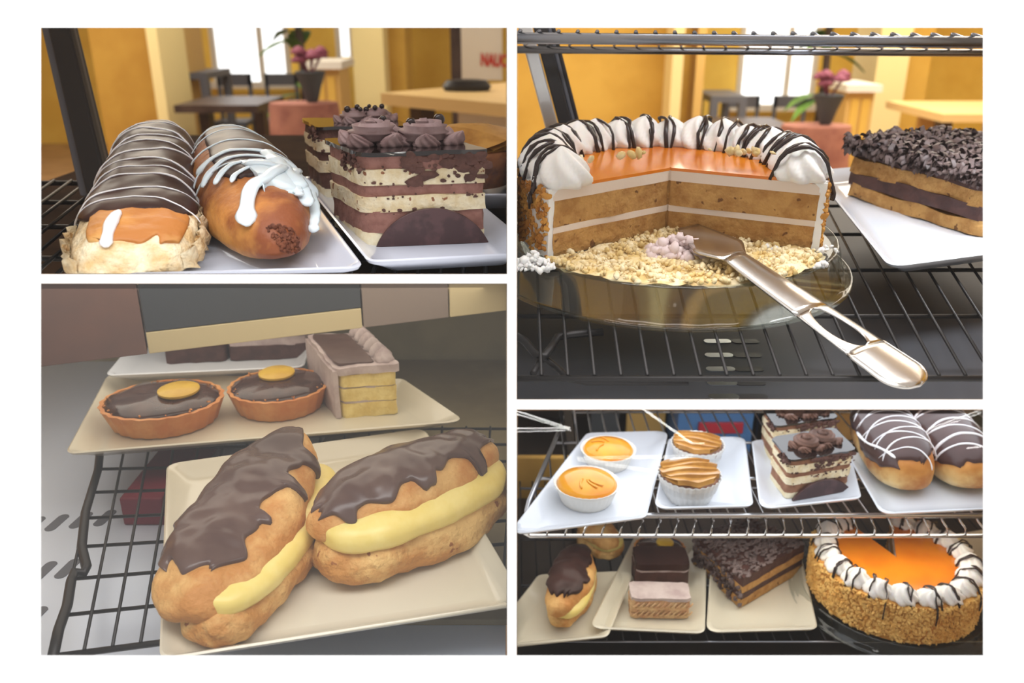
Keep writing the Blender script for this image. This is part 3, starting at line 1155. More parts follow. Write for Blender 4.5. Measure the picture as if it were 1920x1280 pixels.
# ------------------------------------------------------------------ upper right view: cut orange cake on a clear tray
ZB = .972
SLOPE = math.radians(3.2)   # the case's display shelf slopes down towards the customer
TS = Matrix.Translation((0, .56, ZB)) @ Matrix.Rotation(SLOPE, 4, 'X') @ Matrix.Translation((0, -.56, -ZB))
TI = TS.inverted()


def WT(px, py, z):
    """sight line meets the level z of the sloping shelf (shelf coordinates)"""
    c, r = TI @ CAM, TI.to_3x3() @ ray(px, py)
    return c + r * ((z - c.z) / r.z)


def shelve(o):
    bpy.context.view_layer.update()
    o.matrix_world = TS @ o.matrix_world
    return later(o, 'TR')


M['gel'] = mat('orange_glaze', S(228, 134, 28), .22, S(212, 114, 20), 14, coat=.25, sss=.2, bump=.1, bscale=30)
M['sponge_gold'] = mat('golden_sponge', S(196, 150, 88), .9, S(170, 122, 66), 70, bump=.9, bscale=220, bdist=.003, speck=(S(120, 80, 44), 120, .67))
M['cream_white'] = mat('whipped_cream', S(240, 236, 232), .55, sss=.2, bump=.15, bscale=90)
M['cream_dull'] = mat('cream_filling', S(228, 210, 194), .7, bump=.3, bscale=120)
M['nut'] = mat('toasted_nut', S(214, 158, 74), .7, S(184, 120, 48), 35)
M['crumb'] = mat('pale_crumb', S(216, 186, 124), .9, S(238, 222, 186), 60, bump=.5, bscale=150)
M['clear'] = glass_mat('clear_plastic', 1.5, (.84, .86, .85), .03, .22)
M['shaving'] = mat('chocolate_shaving', S(112, 96, 94), .5, S(76, 60, 58), 40, bump=.3, bscale=90)
M['choc_cream'] = mat('chocolate_cream', S(84, 54, 48), .6, S(66, 40, 36), 60, bump=.5, bscale=150)
M['knife'] = mat('polished_steel', (.60, .57, .54), .22, metal=1.0, bump=.04, bscale=60)
M['mesh_base'] = mat('perforated_steel', (.085, .085, .095), .6, metal=.7, bump=.1, bscale=30)


def sector(name, mt, parent, prof, a0, a1, n=72, rough=.0, fr=60, seed=0):
    """sweep a closed (r, z) outline from angle a0 to a1"""
    rings = []
    for i in range(n + 1):
        a = a0 + (a1 - a0) * i / n
        ring = []
        for r, z in prof:
            p = Vector((r * math.cos(a), r * math.sin(a), z))
            k = rough * fbm(p, fr, seed)
            if i in (0, n):
                t = Vector((-math.sin(a), math.cos(a), 0)) * (1 if i == 0 else -1)
                p = p - t * k * .7
            p = p + Vector((math.cos(a), math.sin(a), 0)) * (k if r > .02 else 0)
            ring.append(p)
        rings.append(ring)
    mb = MB().loft(rings)
    o = mb.build(name, mt, parent, angle=45)
    bm = bmesh.new()
    bm.from_mesh(o.data)
    bmesh.ops.recalc_face_normals(bm, faces=bm.faces)
    bmesh.ops.triangulate(bm, faces=[f for f in bm.faces if len(f.verts) > 4])
    bm.to_mesh(o.data)
    bm.free()
    return o


def oblong(r0, r1, z0, z1, k=6):
    """outline of a slab's section with several points per side"""
    p = []
    for i in range(k):
        p.append((r0 + (r1 - r0) * i / k, z0))
    for i in range(3):
        p.append((r1, z0 + (z1 - z0) * i / 3))
    for i in range(k):
        p.append((r1 - (r1 - r0) * i / k, z1))
    for i in range(3):
        p.append((r0, z1 - (z1 - z0) * i / 3))
    return p


def ring_cake(loc, R, h, a0, a1, label, seed, rz=0, ndol=20, dR=.019, dh=.026, crumbs=2600, csz=(.0016, .0042), front_detail=True, drip=1.0, sidem='cream_white', crumbm='nut'):
    t = empty('orange_cake', loc, rz, label, 'cake')
    rnd = random.Random(seed)
    sector('lower_sponge', M['sponge_gold'], t, oblong(.0015, R - .006, 0, h * .34), a0, a1, 80, .003, 55, seed)
    sector('cream_filling', M['cream_dull'], t, oblong(.0012, R - .0055, h * .34, h * .43), a0, a1, 80, .0016, 80, seed + 1)
    sector('upper_sponge', M['sponge_gold'], t, oblong(.0015, R - .006, h * .43, h * .80), a0, a1, 80, .003, 55, seed + 2)
    sector('top_cream', M['cream_dull'], t, oblong(.001, R - .005, h * .80, h * .95), a0, a1, 80, .0016, 80, seed + 3)
    sector('side_cream', M[sidem], t, [(R - .006, 0), (R, 0), (R, h * .5), (R, h * .97), (R - .012, h * .985), (R - .006, h * .9), (R - .006, h * .5)], a0, a1, 80, .001, 60, seed + 4)
    sector('orange_glaze', M['gel'], t, oblong(.001, R - .013, h * .95, h * .995), a0, a1, 80, .0008, 40, seed + 5)
    mb = MB()
    for k in range(crumbs):
        a = rnd.uniform(a0, a1)
        z = h * rnd.random() ** .9 * .97
        mb.lump((R * 1.004 * math.cos(a), R * 1.004 * math.sin(a), z), rnd.uniform(*csz), rnd, (1, .8, .55))
    tag(mb.build('nut_crumbs', M[crumbm], t, smooth=False), kind='stuff')
    for k in range(ndol):
        a = a0 + (a1 - a0) * (k + .5) / ndol
        mb = MB()
        rr = R - dR * .92
        s = rnd.uniform(.92, 1.08)
        dollop(mb, (rr * math.cos(a), rr * math.sin(a), h * .965), dR * s, dh * s, 7, rnd.random(), (rnd.uniform(-.004, .004) - .002 * math.cos(a), rnd.uniform(-.004, .004)), 42, 9)
        o = mb.build('cream_dollop', M['cream_white'], t, angle=0)
        # chocolate sauce trailed over it
        for q in range(2):
            mb = MB()
            b = a + rnd.uniform(-.6, .6) * dR / R
            pts = []
            for i in range(10):
                v = i / 9 * 2 - 1
                prof = max(0.0, 1 - abs(v) ** 1.9)
                r2 = rr + v * dR * 1.02
                bb = b + .10 * dR / R * math.sin(6 * v + q * 2) + v * .25 * rnd.uniform(.5, 1) * dR / R
                pts.append((r2 * math.cos(bb), r2 * math.sin(bb), h * .965 + dh * s * prof ** .62 * .93 + .0012 + (0 if abs(v) < .99 else -.002)))
            if rnd.random() < .45 * drip:
                last = pts[-1]
                for j in range(1, 5):
                    pts.append((last[0] * (1 + .022 * min(j, 2) * .5), last[1] * (1 + .022 * min(j, 2) * .5), last[2] - .004 * j * rnd.uniform(.7, 1.3)))
            mb.tube(pts, [dR * .064 * rnd.uniform(.6, 1.5) for _ in pts], 6)
            mb.build('chocolate_trail', M['choc_line'], o, angle=0)
    return t


def clear_tray(loc, R, label, rz=0, hp=.028):
    t = empty('clear_tray', loc, rz, label, 'tray')
    prof = ((R * .05, hp), (R * .87, hp), (R * .885, hp + .0005), (R * .895, hp + .004), (R * .905, hp + .0045), (R * .912, hp + .002), (R * .93, hp * .62), (R * .935, hp * .55), (R * .955, .006), (R * .962, .0035), (R * .99, .003), (R, .0025))
    MB().loft([[(r * math.cos(a) * (1 + (.004 * math.cos(36 * a) if 4 < j < 9 else 0)), r * math.sin(a) * (1 + (.004 * math.cos(36 * a) if 4 < j < 9 else 0)), z) for a in [2 * math.pi * i / 144 for i in range(144)]] for j, (r, z) in enumerate(prof)], cap0=True, cap1=False).build('dish', M['clear'], t, angle=0)
    MB().lathe([(R * .988, .0028), (R * .996, .0045), (R * 1.004, .0034), (R * 1.002, .0008)], 96).build('rim', M['clear'], t, angle=0)
    return t


tilt = 0.0
cc = Vector((.141, .770, ZB))
HP = .028
R_ = .134
tr = clear_tray(cc, .166, 'round clear plastic tray holding the cut orange cake with the steel server', 0)
shelve(tr)
ck = ring_cake(cc + Vector((0, 0, HP + .001)), R_, .060, math.radians(-24), math.radians(214), 'cut orange-glazed cake with a wide missing wedge, ringed by cream dollops, on a clear tray', 5, ndol=17, dR=.0245, dh=.029)
shelve(ck)
# wet crumbs and torn glaze along the inner cut
mb = MB()
rnd = random.Random(12)
for k in range(18):
    r = rnd.uniform(.015, .10)
    a = math.radians(-24) + rnd.uniform(.03, .3) if k % 3 else math.radians(214) - rnd.uniform(.02, .1)
    mb.lump((r * math.cos(a), r * math.sin(a), .0765), rnd.uniform(.002, .006), rnd, (1, 1, .5))
tag(mb.build('torn_glaze', M['crumb'], ck, angle=0), kind='stuff')
mb = MB()
for k in range(1500):
    r, a = .142 * rnd.random() ** .6, math.radians(rnd.uniform(218, 332))
    mb.lump(cc + Vector((r * math.cos(a), r * math.sin(a), HP + .003 + .003 * nz((r * math.cos(a), r * math.sin(a), 0), 40) + rnd.uniform(0, .003))), rnd.choice((.0010, .0014, .0018, .0024, .0036)), rnd, (1, 1, .7))
sm = []
for i in range(22):
    r = .1415 * (i / 21)
    sm.append([cc + Vector((r * math.cos(a), r * math.sin(a), HP + (.0005 if i == 21 else .003) + .0045 * nz((r * math.cos(a), r * math.sin(a), 0), 55) + .002 * nz((r * math.cos(a), r * math.sin(a), 3), 160))) for a in [math.radians(216 + 118 * q / 60) for q in range(61)]])
mb.grid(sm)
shelve(tag(mb.build('cake_crumbs', M['crumb'], angle=0), 'pale yellow sponge crumbs left in the gap of the cut orange cake', 'crumbs', kind='stuff'))
M['pink_cream'] = mat('pinkish_cream', S(222, 202, 200), .6, bump=.4, bscale=120)
for k, (px, py, w, lab) in enumerate(((1268, 478, .026, 'torn lump of pinkish cream lying in the gap before the server blade'), (1000, 500, .017, 'white blob of fallen cream on the tray rim below the cut cake'), (1552, 470, .008, 'small white speck of cream at the far side of the tray'), (1540, 500, .007, 'small fallen cream crumb by the tray rim near the server'), (1445, 466, .007, 'tiny white cream fleck beside the server blade'))):
    p = WT(px, py, ZB + HP + .003)
    mb = MB()
    for q in range(150 if k < 2 else 8):
        ang, rr = rnd.uniform(0, 6.28), rnd.random() ** .6
        mb.lump((w * rr * math.cos(ang), w * .62 * rr * math.sin(ang), w * .75 * rnd.random() * (1 - rr) ** .7), w * rnd.uniform(.09, .22) * (1 if k < 2 else 2.2), rnd)
    o = mb.build('cream_lump', M['pink_cream' if k == 0 else 'cream_white'], loc=p, angle=0)
    shelve(tag(o, lab, 'cream'))


# steel cake server
def ribbon(name, mt, parent, rows, thick=.0014):
    """rows: lists of points across the strip"""
    o = MB().grid(rows).build(name, mt, parent, angle=60)
    s = o.modifiers.new('t', 'SOLIDIFY')
    s.thickness = thick
    s.offset = 0
    return o


kn = empty('cake_server', D(1400, 500, .66), 0, 'long steel cake server with an oval hole in its handle, stuck into the cut cake', 'server')
K0 = kn.location
a = D(1378, 482, .672)
b = D(1724, 722, .572)
ax = (b - a).normalized()
side = ax.cross(Vector((0, 0, 1))).normalized()   # towards the viewer's lower left
side = -side if side.x > 0 else side
nrm = side.cross(ax).normalized()
if nrm.z < 0:
    nrm = -nrm
LH = (b - a).length


def kp(s, w, arch=0.0):
    """point on the handle: s along, w across (-1..1 of the half width)"""
    hw = .0135 + .0105 * min(1, max(0, s)) ** .8
    if s > .9:
        hw *= math.sqrt(max(0.0, 1 - ((s - .9) / .1) ** 2)) * .999 + .001
    if s < .0:
        hw = .0135
    return a + ax * (LH * s) + side * (hw * w) + nrm * (.0035 * (1 - w * w) * (1 - .5 * max(0, s))) - K0


hs, he = .46, .74
rows = [[kp(hs * i / 14, w) for w in np.linspace(-1, 1, 13)] for i in range(15)]
ribbon('handle', M['knife'], kn, rows)
rl, rr = [], []
for i in range(21):
    s = hs + (he - hs) * i / 20
    o_ = math.sqrt(max(0, 1 - (2 * i / 20 - 1) ** 2)) * .62
    c_ = .10
    rl.append([kp(s, c_ - o_ + (-1 - (c_ - o_)) * k / 5) for k in range(6)])
    rr.append([kp(s, c_ + o_ + (1 - (c_ + o_)) * k / 5) for k in range(6)])
ribbon('handle_side', M['knife'], kn, rl)
ribbon('handle_side', M['knife'], kn, rr)
rows = [[kp(he + (1 - he) * (i / 20) ** .8, w) for w in np.linspace(-1, 1, 13)] for i in range(21)]
ribbon('handle_end', M['knife'], kn, rows)
edge = [kp(he + (1 - he) * (i / 20) ** .8, -1) for i in range(21)] + [kp(he + (1 - he) * (i / 20) ** .8, 1) for i in range(20, -1, -1)]
MB().tube(edge, .0012, 6).build('rolled_edge', M['knife'], kn, angle=0)
bl = []
tip = D(1290, 425, .76)
bax = (tip - a).normalized()
for i in range(13):
    s = i / 12
    hw = (.0135 + .017 * min(1, s * 3.2)) * (1 - .55 * max(0, s - .3) / .7)
    c = a + bax * ((tip - a).length * s)
    bl.append([c + side * (hw * w) + nrm * (.002 * (1 - w * w) * (1 - s)) - K0 for w in np.linspace(-1, 1, 9)])
ribbon('blade', M['knife'], kn, bl)
later(kn, 'TR')

# long white plate with the chocolate slab
zr = ZB + .022
f0, b0 = WT(1668, 499, zr), WT(1566, 372, zr)
f1 = WT(1843, 476, zr)
e, fd = (b0 - f0).normalized(), (f1 - f0).normalized()
shelve(plate([f0, f0 + fd * .19, f0 + fd * .19 + e * .36, f0 + e * .36], ZB + .010, 'long white plate under the chocolate slab with shavings', rim=.012))


def choc_slab(loc, rz, wx, wy, h, label, seed, name='chocolate_cake', tipw=None, shav=420, ssz=1.0, flip=False):
    """sponge and chocolate cream in layers under a bed of shavings"""
    t = empty(name, loc, rz, label, 'cake')
    rnd = random.Random(seed)
    lay = [(0, .24, 'sponge_gold', 'sponge_layer'), (.24, .46, 'choc_cream', 'chocolate_layer'), (.46, .72, 'sponge_gold', 'sponge_layer'), (.72, .93, 'choc_cream', 'chocolate_layer')]
    for k, (a_, b_, m_, nm) in enumerate(lay):
        i_ = 0 if k % 2 else .001
        block(nm, M[m_], t, i_, wx - i_, i_, wy - i_, h * a_, h * b_, .0045, 45, seed + k, 16)
    mb = MB()
    for k in range(shav):
        x, y = rnd.uniform(-.003, wx), rnd.uniform(-.004, wy)
        z = h * .93 + rnd.uniform(0, .008)
        if rnd.random() < .18:
            y, z = -.004, h * rnd.uniform(.78, .98)
        L_, w_ = rnd.uniform(.005, .012) * ssz, rnd.uniform(.002, .0045) * ssz
        Mx = Matrix.Rotation(rnd.uniform(0, 6.28), 3, 'Z') @ Matrix.Rotation(rnd.uniform(-.7, .7), 3, 'X') @ Matrix.Rotation(rnd.uniform(-.6, .6), 3, 'Y')
        cv = rnd.uniform(.8, 2.6)
        rows = []
        for i in range(5):
            u = i / 4 - .5
            rows.append([Vector((x, y, z)) + Mx @ Vector((L_ * u, w_ * v, L_ * cv * (.25 - u * u) + .0015 * v)) for v in (-.5, 0, .5)])
        mb.grid(rows)
        mb.grid([[p - Vector((0, 0, .0009)) for p in reversed(r)] for r in rows])
    tag(mb.build('shavings', M['shaving'], t, angle=0), kind='stuff')
    return t


zq = ZB + .010
f0, f1 = WT(1580, 366, zq), WT(1830, 447, zq)
rz = math.atan2((f1 - f0).y, (f1 - f0).x)
shelve(choc_slab((f0.x, f0.y, zq), rz, (f1 - f0).length, .14, .064, 'dark chocolate slab cake heaped with shavings, beside the cut orange cake', 17, shav=1700, ssz=1.2))


def sloped_rack(name, P, label, mt, n, m, r, R, n_s=8):
    """P: four corners in 3-D"""
    o = empty(name, P[0], 0, label, 'rack')
    Q = [Vector(p) - Vector(P[0]) for p in P]
    for k in range(n + 1):
        MB().tube([Q[0].lerp(Q[1], k / n), Q[3].lerp(Q[2], k / n)], r, 6).build('wire', M[mt], o, angle=0)
    for k in range(m + 1):
        dz = Vector((0, 0, -r - R * .8))
        MB().tube([Q[0].lerp(Q[3], k / m) + dz, Q[1].lerp(Q[2], k / m) + dz], R, n_s).build('cross_rail', M[mt], o, angle=0)
    return o


M['wire_mid'] = mat('dull_chrome_wire', (.24, .25, .28), .25, metal=1.0)
rk = sloped_rack('wire_shelf', [D(940, 58, .62), D(1900, 66, .60), D(1990, 92, .95), D(900, 84, .95)], 'steel wire shelf seen edge-on above the cut orange cake', 'wire_mid', 26, 1, .0016, .0040)
later(rk, 'TR')
rk = wire_rack('wire_shelf', [(.002, .54), (.44, .54), (.62, 1.1), (.002, 1.1)], ZB - .003, 'dark wire shelf carrying the tray of the cut orange cake', 'wire_dark', 24, 5, .0013, .0024)
pts = [WT(x, y, ZB - .006) for x, y in ((960, 625), (985, 640), (1005, 664), (1020, 668), (1035, 650), (1045, 632), (1075, 626), (1130, 622))]
MB().tube([p - rk.location for p in pts], .0032, 8).build('bent_wire', M['wire_dark'], rk, angle=0)
pts = [WT(x, y, ZB - .012) for x, y in ((1000, 700), (1012, 676), (1024, 672), (1045, 690), (1066, 710), (1100, 716), (1290, 716))]
MB().tube([p - rk.location for p in pts], .0026, 8).build('bent_wire', M['wire_dark'], rk, angle=0)
shelve(rk)
bs = empty('slotted_base', (.3, .7, ZB - .05), 0, 'dark perforated steel base panel under the wire shelf of the orange cake', 'panel')
MB().box((-.299, -.21, -.004), (.4, .55, 0)).build('panel', M['mesh_base'], bs, smooth=False)
for i in range(5):
    for cx in (1345, 1398):
        p = WT(cx + i * 3, 640 + 26 * i, ZB - .05) - bs.location
        if cx == 1345:
            mb = MB()
            mb.loft([[(p.x + (.008 if math.cos(a) > 0 else -.008) + .004 * math.cos(a), p.y + .0042 * math.sin(a), z) for a in [2 * math.pi * q / 20 for q in range(20)]] for z in (-.001, .0006)])
            mb.build('slot_rim', M['steel'], bs, angle=40)
        else:
            mb = MB()
            mb.loft([[(p.x + (.008 if math.cos(a) > 0 else -.008) + .0042 * math.cos(a), p.y + .0045 * math.sin(a), z) for a in [2 * math.pi * q / 20 for q in range(20)]] for z in (-.001, .0005)])
            mb.build('slot', M['black'], bs, angle=40)
shelve(bs)
# case post
p0, p1 = D(1068, 262, 1.02), D(1015, 60, .98)
t = empty('case_post', (p0.x, p0.y, .94), 0, 'slanting dark corner post of the case behind the cut orange cake', 'post')
d = p1 - p0
off = p0 - t.location
for nm, dx, w_, mt in (('post_profile', .0, .008, 'black'), ('steel_edge', -.017, .008, 'steel'), ('seal_strip', .0105, .0025, 'grey_metal'), ('seal_strip', .015, .0025, 'black')):
    mb = MB()
    mb.loft([[off + d * k + Vector((dx - w_, -w_, 0)), off + d * k + Vector((dx + w_, -w_, 0)), off + d * k + Vector((dx + w_, w_, 0)), off + d * k + Vector((dx - w_, w_, 0))] for k in (-.5, 1.3)])
    mb.build(nm, M[mt], t, smooth=False, bevel=.0015)
later(t, 'TR')

# ------------------------------------------------------------------ lower left view: filled eclairs, tarts and slices
ZC = .79
M['choux'] = mat('choux_pastry', S(222, 176, 110), .6, S(194, 132, 66), 30, bump=.9, bscale=120, bdist=.003)
M['choux_pale'] = mat('choux_underside', S(226, 186, 120), .65, S(192, 134, 68), 34, bump=1.0, bscale=110, bdist=.005, speck=(S(150, 92, 44), 110, .68))
M['custard'] = mat('vanilla_custard', S(240, 220, 142), .35, S(232, 208, 120), 30, sss=.15, bump=.15, bscale=60)
M['choc_dull'] = mat('milk_chocolate_glaze', S(98, 76, 68), .27, S(84, 62, 56), 22, spec=.5, bump=.12, bscale=16)
M['tart_case'] = mat('orange_tart_case', S(214, 152, 92), .5, S(198, 124, 64), 30, bump=.3, bscale=90)
M['lemon'] = mat('candied_lemon', S(222, 182, 70), .3, S(206, 162, 52), 40)
M['steel_reflect_pale'] = mat('steel_reflect_pale', S(218, 226, 242), .3, metal=.15, bump=.05, bscale=14)  # pale, hardly metallic colour stands in for windows mirrored in the steel
M['mauve_cream'] = mat('mauve_cream', S(196, 180, 176), .6, S(172, 152, 150), 40, bump=.3, bscale=90)
M['maroon'] = mat('maroon_reflection', S(122, 32, 48), .6)  # tone of a dark red reflection
M['beige'] = mat('beige_panel', S(206, 190, 150), .6)
M['mauve_panel'] = mat('mauve_grey_panel', S(142, 128, 120), .6)
M['brown_reflection'] = mat('reddish_brown_reflection', S(120, 92, 84), .6, S(102, 84, 80), 6)  # brown of a blurred reflection, painted as a header section
M['olive'] = mat('olive_grey_panel', S(168, 160, 132), .55, S(148, 142, 120), 5)


def filled_eclair(loc, rz, L, Wd, H, label, seed, tilt=0.0, open_=.3, coat=(.06, .95, .95, .9), drips=(), side=1, name='eclair', group=None, cmt='choc_dull', roll=0.0, lowf=.52, cusf=.36, topf=.47, upw=.95, utap=0.0, ushift=.05):
    t = empty(name, loc, rz, label, 'eclair', group)
    lo = Loaf(L, Wd, H * lowf, p=2.4, hp=3.2, e=.8, amp=.0048, fr=34, seed=seed, flat=.45)
    lo.body('lower_shell', M['choux_pale'], t)
    cu = Loaf(L * .93, Wd * .93, H * cusf, p=2.6, hp=4, e=.7, amp=.0015, fr=30, seed=seed + 1, flat=.5)
    c = cu.body('custard', M['custard'], t)
    c.location = (side * Wd * .03, 0, H * (lowf - .22))
    up = Loaf(L * .97, Wd * upw, H * .56, p=2.2, hp=2.4, e=.9, taper=utap, amp=.0066, fr=21, seed=seed + 2, flat=.3)
    u = up.body('upper_shell', M['choux'], t)
    k = up.coat('chocolate_glaze', M[cmt], t, coat[0], coat[1], lambda q: -coat[2], lambda q: coat[3] + sum(a_ * math.exp(-((q - u_) / w_) ** 4) for u_, a_, w_ in drips), t=.0032, wav=.26, wf=6, seed=seed, nu=96, nv=44)
    for w in (u, k):
        w.location = (-side * Wd * ushift, 0, H * topf)
        w.rotation_euler = (tilt, -side * open_ * .35 + roll, 0)
    return t, up


c, rz, L = between(W(392, 1165, ZC + .02), W(588, 905, ZC + .02))
t, up = filled_eclair((c.x, c.y, ZC), rz, L * 1.12, .080, .068, 'split custard eclair with its chocolate end towards the rear plate, left of the pair', 4, tilt=.16, coat=(.13, .99, .95, .62), side=1, open_=.5, upw=1.14, utap=-.42, ushift=.17,
                      drips=((.60, .62, .022), (.80, .8, .035), (.40, .35, .018)), roll=.15)
later(t, 'BL')
c, rz, L = between(W(640, 1040, ZC + .02), W(905, 925, ZC + .02))
t, up = filled_eclair((c.x, c.y, ZC), rz, L * 1.32, .084, .068, 'split custard eclair lying across the plate, right of the pair, its chocolate hanging in drips', 9, tilt=.06, coat=(.06, .99, 1.0, .72), side=1, open_=.45, lowf=.66, cusf=.42, topf=.56, ushift=.12,
                      drips=((.50, .75, .045), (.80, 1.1, .03), (.13, .35, .03)), roll=.12)
later(t, 'BL')

zr = ZC + .012
f0, f1, b0 = W(298, 1236, zr), W(951, 1134, zr), W(312, 868, zr)
e, fd = (b0 - f0), (f1 - f0)
later(plate([f0, f0 + fd * 1.06, f0 + fd * 1.06 + e * 1.06, b0], ZC, 'large cream-white plate under the two filled eclairs', 'china_warm', rim=.012), 'BL')
zp = ZC + .020
f0, f1, b1, b0 = [W(x, y, zp) for x, y in ((122, 853), (874, 791), (757, 712), (203, 702))]
later(plate([f0, f1, b1, b0], zp - .010, 'wide white plate holding the two tarts and the cake slice', 'china_warm', rim=.012), 'BL')
zt3 = ZC + .034
f0, f1 = W(196, 706, zt3), W(570, 690, zt3)
e = Vector((-f1.y + f0.y, f1.x - f0.x, 0)).normalized() * .16
later(plate([f0, f1, f1 + e, f0 + e], zt3 - .010, 'white plate behind the tarts, holding two dark cakes under the case header', 'china', rim=.012), 'BL')


def oval_tart(loc, rz, rx, ry, h, label, seed, lemon=(.25, .1), name='lemon_tart'):
    t = empty(name, loc, rz, label, 'tart')
    mb = MB()
    rings = []
    for r, z in ((.80, 0), (.86, .002), (1.0, h * .92), (1.02, h), (.95, h * 1.01), (.92, h * .85)):
        rings.append([(rx * r * (1 + .018 * math.cos(22 * a)) * math.cos(a), ry * r * (1 + .018 * math.cos(22 * a)) * math.sin(a), z) for a in [2 * math.pi * i / 88 for i in range(88)]])
    mb.loft(rings).build('tart_case', M['tart_case'], t, angle=50)
    rings = []
    for r, z in ((.955, h * .92), (.93, h * 1.03), (.72, h * 1.16), (.4, h * 1.22), (.01, h * 1.24)):
        rings.append([(rx * r * math.cos(a), ry * r * math.sin(a), z + .0022 * nz((math.cos(a) * r, math.sin(a) * r, seed), 3)) for a in [2 * math.pi * i / 48 for i in range(48)]])
    MB().loft(rings).build('chocolate_top', M['choc_gloss'], t, angle=0)
    r = ry * .42
    mb = MB().lathe([(r * .9, 0), (r, .002), (r, .004), (r * .85, .0055), (.0004, .006)], 28)
    o = mb.build('lemon_slice', M['lemon'], t)
    o.location = (rx * lemon[0], ry * lemon[1], h * 1.2)
    rnd = random.Random(seed)
    mb = MB()
    for k in range(24):
        a, q = rnd.uniform(0, 6.28), rnd.uniform(.85, .97)
        mb.lump((rx * q * math.cos(a), ry * q * math.sin(a), h * 1.05), rnd.uniform(.0008, .0018), rnd)
    tag(mb.build('rim_crumb', M['tart_case'], t), kind='stuff')
    return t


M['choc_gloss'] = mat('glossy_dark_top', S(84, 58, 50), .18, S(60, 40, 36), 30, spec=.5, coat=.3, bump=.2, bscale=50)
q = W(303, 800, ZC + .010)
later(oval_tart((q.x, q.y + .012, ZC + .0105), 0.12, .0605, .050, .026, 'oval tart with a round lemon slice, left of the two on the rear plate', 3, (.28, .05)), 'BL')
q = W(519, 775, ZC + .010)
later(oval_tart((q.x, q.y + .016, ZC + .0105), .12, .052, .046, .026, 'oval tart with dark top next to the yellow cake slice on the rear plate', 7, (-.05, .3)), 'BL')

# cake slice
za = ZC + .0105
a, b = W(640, 783, za), W(748, 777, za)
t = empty('cake_slice', (a.x, a.y, za), math.atan2((b - a).y, (b - a).x) + .02, 'slice of yellow sponge cake coated in mauve cream on the rear plate', 'cake')
wx = (b - a).length
t.scale = (1, 1, 1.22)
M['sponge_yellow'] = mat('yellow_sponge', S(238, 216, 142), .85, S(222, 194, 114), 60, bump=.8, bscale=200, bdist=.002)
for k, (z0, z1) in enumerate(((0, .013), (.0145, .027), (.0285, .041))):
    block('sponge_layer', M['sponge_yellow'], t, 0, wx, 0, .10, z0, z1, .002, 60, k, 12, skew=.35)
    if k < 2:
        block('cream_line', M['mauve_cream'], t, .001, wx - .001, .001, .099, z1 - .0003, z1 + .0018, .001, 60, k + 5, 12, 1, skew=.35)
block('cream_side', M['mauve_cream'], t, -.006, .0, -.001, .10, 0, .044, .002, 60, 8, 12, skew=.35)
block('cream_top', M['mauve_cream'], t, -.004, wx + .003, -.003, .10, .0405, .0475, .0022, 60, 9, 12, skew=.35)
rnd = random.Random(2)
for k in range(6):
    mb = MB()
    y = .012 + .016 * k
    dollop(mb, (wx * .86 - .35 * y, y, .047), .011, .013, 6, k * .3, n=28, m=5)
    mb.build('cream_dollop', M['mauve_cream'], t, angle=0)
block('glaze', M['choc_dull'], t, .0, wx * .66, .004, .095, .047, .0495, .001, 50, 3, 10, 1, skew=.35)
later(t, 'BL')
za = zt3 - .0095
for k, (x0, x1, y, lab, m1) in enumerate(((305, 420, 686, 'dark brown cake on the plate under the header, left of its pair', 'choc_cream'), (426, 575, 681, 'lilac-streaked chocolate cake on the plate under the header, right of its pair', 'mauve_cream'))):
    a, b = W(x0, y, za), W(x1, y, za)
    t = empty('dark_cake', (a.x, a.y + .006, za), .12, lab, 'cake')
    w_ = (b - a).length
    block('cake_layer', M['choc_cream'], t, 0, w_, 0, .08, 0, .018, .002, 60, k, 10)
    block('cream_layer', M[m1], t, .001, w_ - .001, .001, .079, .018, .030, .002, 60, k + 2, 10)
    block('top_glaze', M['choc'], t, 0, w_, 0, .08, .030, .038, .002, 60, k + 4, 10)
    later(t, 'BL')

# rack, steel base, back of the case
zk = ZC - .006
c4 = [W(104, 1225, zk), W(985, 1110, zk), W(1010, 800, zk), W(196, 800, zk)]
rk = empty('wire_shelf', c4[0], 0, 'dark wire shelf with a bent side rail left of the eclair plate', 'rack')
for k in range(19):
    a, b = c4[0].lerp(c4[1], k / 18), c4[3].lerp(c4[2], k / 18)
    MB().tube([a - c4[0], b - c4[0]], .0013, 6).build('wire', M['wire_dark'], rk, angle=0)
for k in range(9):
    a, b = c4[0].lerp(c4[3], k / 8), c4[1].lerp(c4[2], k / 8)
    dz = Vector((0, 0, .0024))
    MB().tube([a - c4[0] - dz, b - c4[0] - dz], .0024 if k == 0 else .0015, 6).build('cross_wire', M['wire_dark'], rk, angle=0)
pts = [W(x, y, zk) for x, y in ((192, 800), (184, 880), (160, 960), (153, 1025), (162, 1062), (157, 1074), (140, 1072), (133, 1090), (126, 1135), (110, 1180), (98, 1236))]
MB().tube([p - c4[0] for p in pts], .0040, 8).build('side_rail', M['wire_dark'], rk, angle=0)
later(rk, 'BL')
zb = ZC - .05
bs = empty('slotted_base', (-.35, .7, zb), 0, 'perforated steel base, window glare put into its pale colour, under the wire shelf of the eclairs', 'panel')
MB().box((-.35, -.30, -.004), (.345, .5, 0)).build('panel', M['steel_reflect_pale'], bs, smooth=False)
for (x, y) in ((60, 985), (105, 981), (150, 976), (195, 972), (80, 1072), (125, 1067), (60, 1160)):
    p = W(x, y, zb) - bs.location
    mb = MB()
    mb.loft([[(p.x + .0055 * math.cos(a) + (.002 if math.sin(a) > 0 else -.001), p.y + .0055 * math.sin(a) + (.010 if math.sin(a) > 0 else -.008), z) for a in [2 * math.pi * q / 20 for q in range(20)]] for z in (-.001, .0005)])
    mb.build('slot', M['grey_metal'], bs, angle=40)
later(bs, 'BL')
p = W(270, 930, zb)
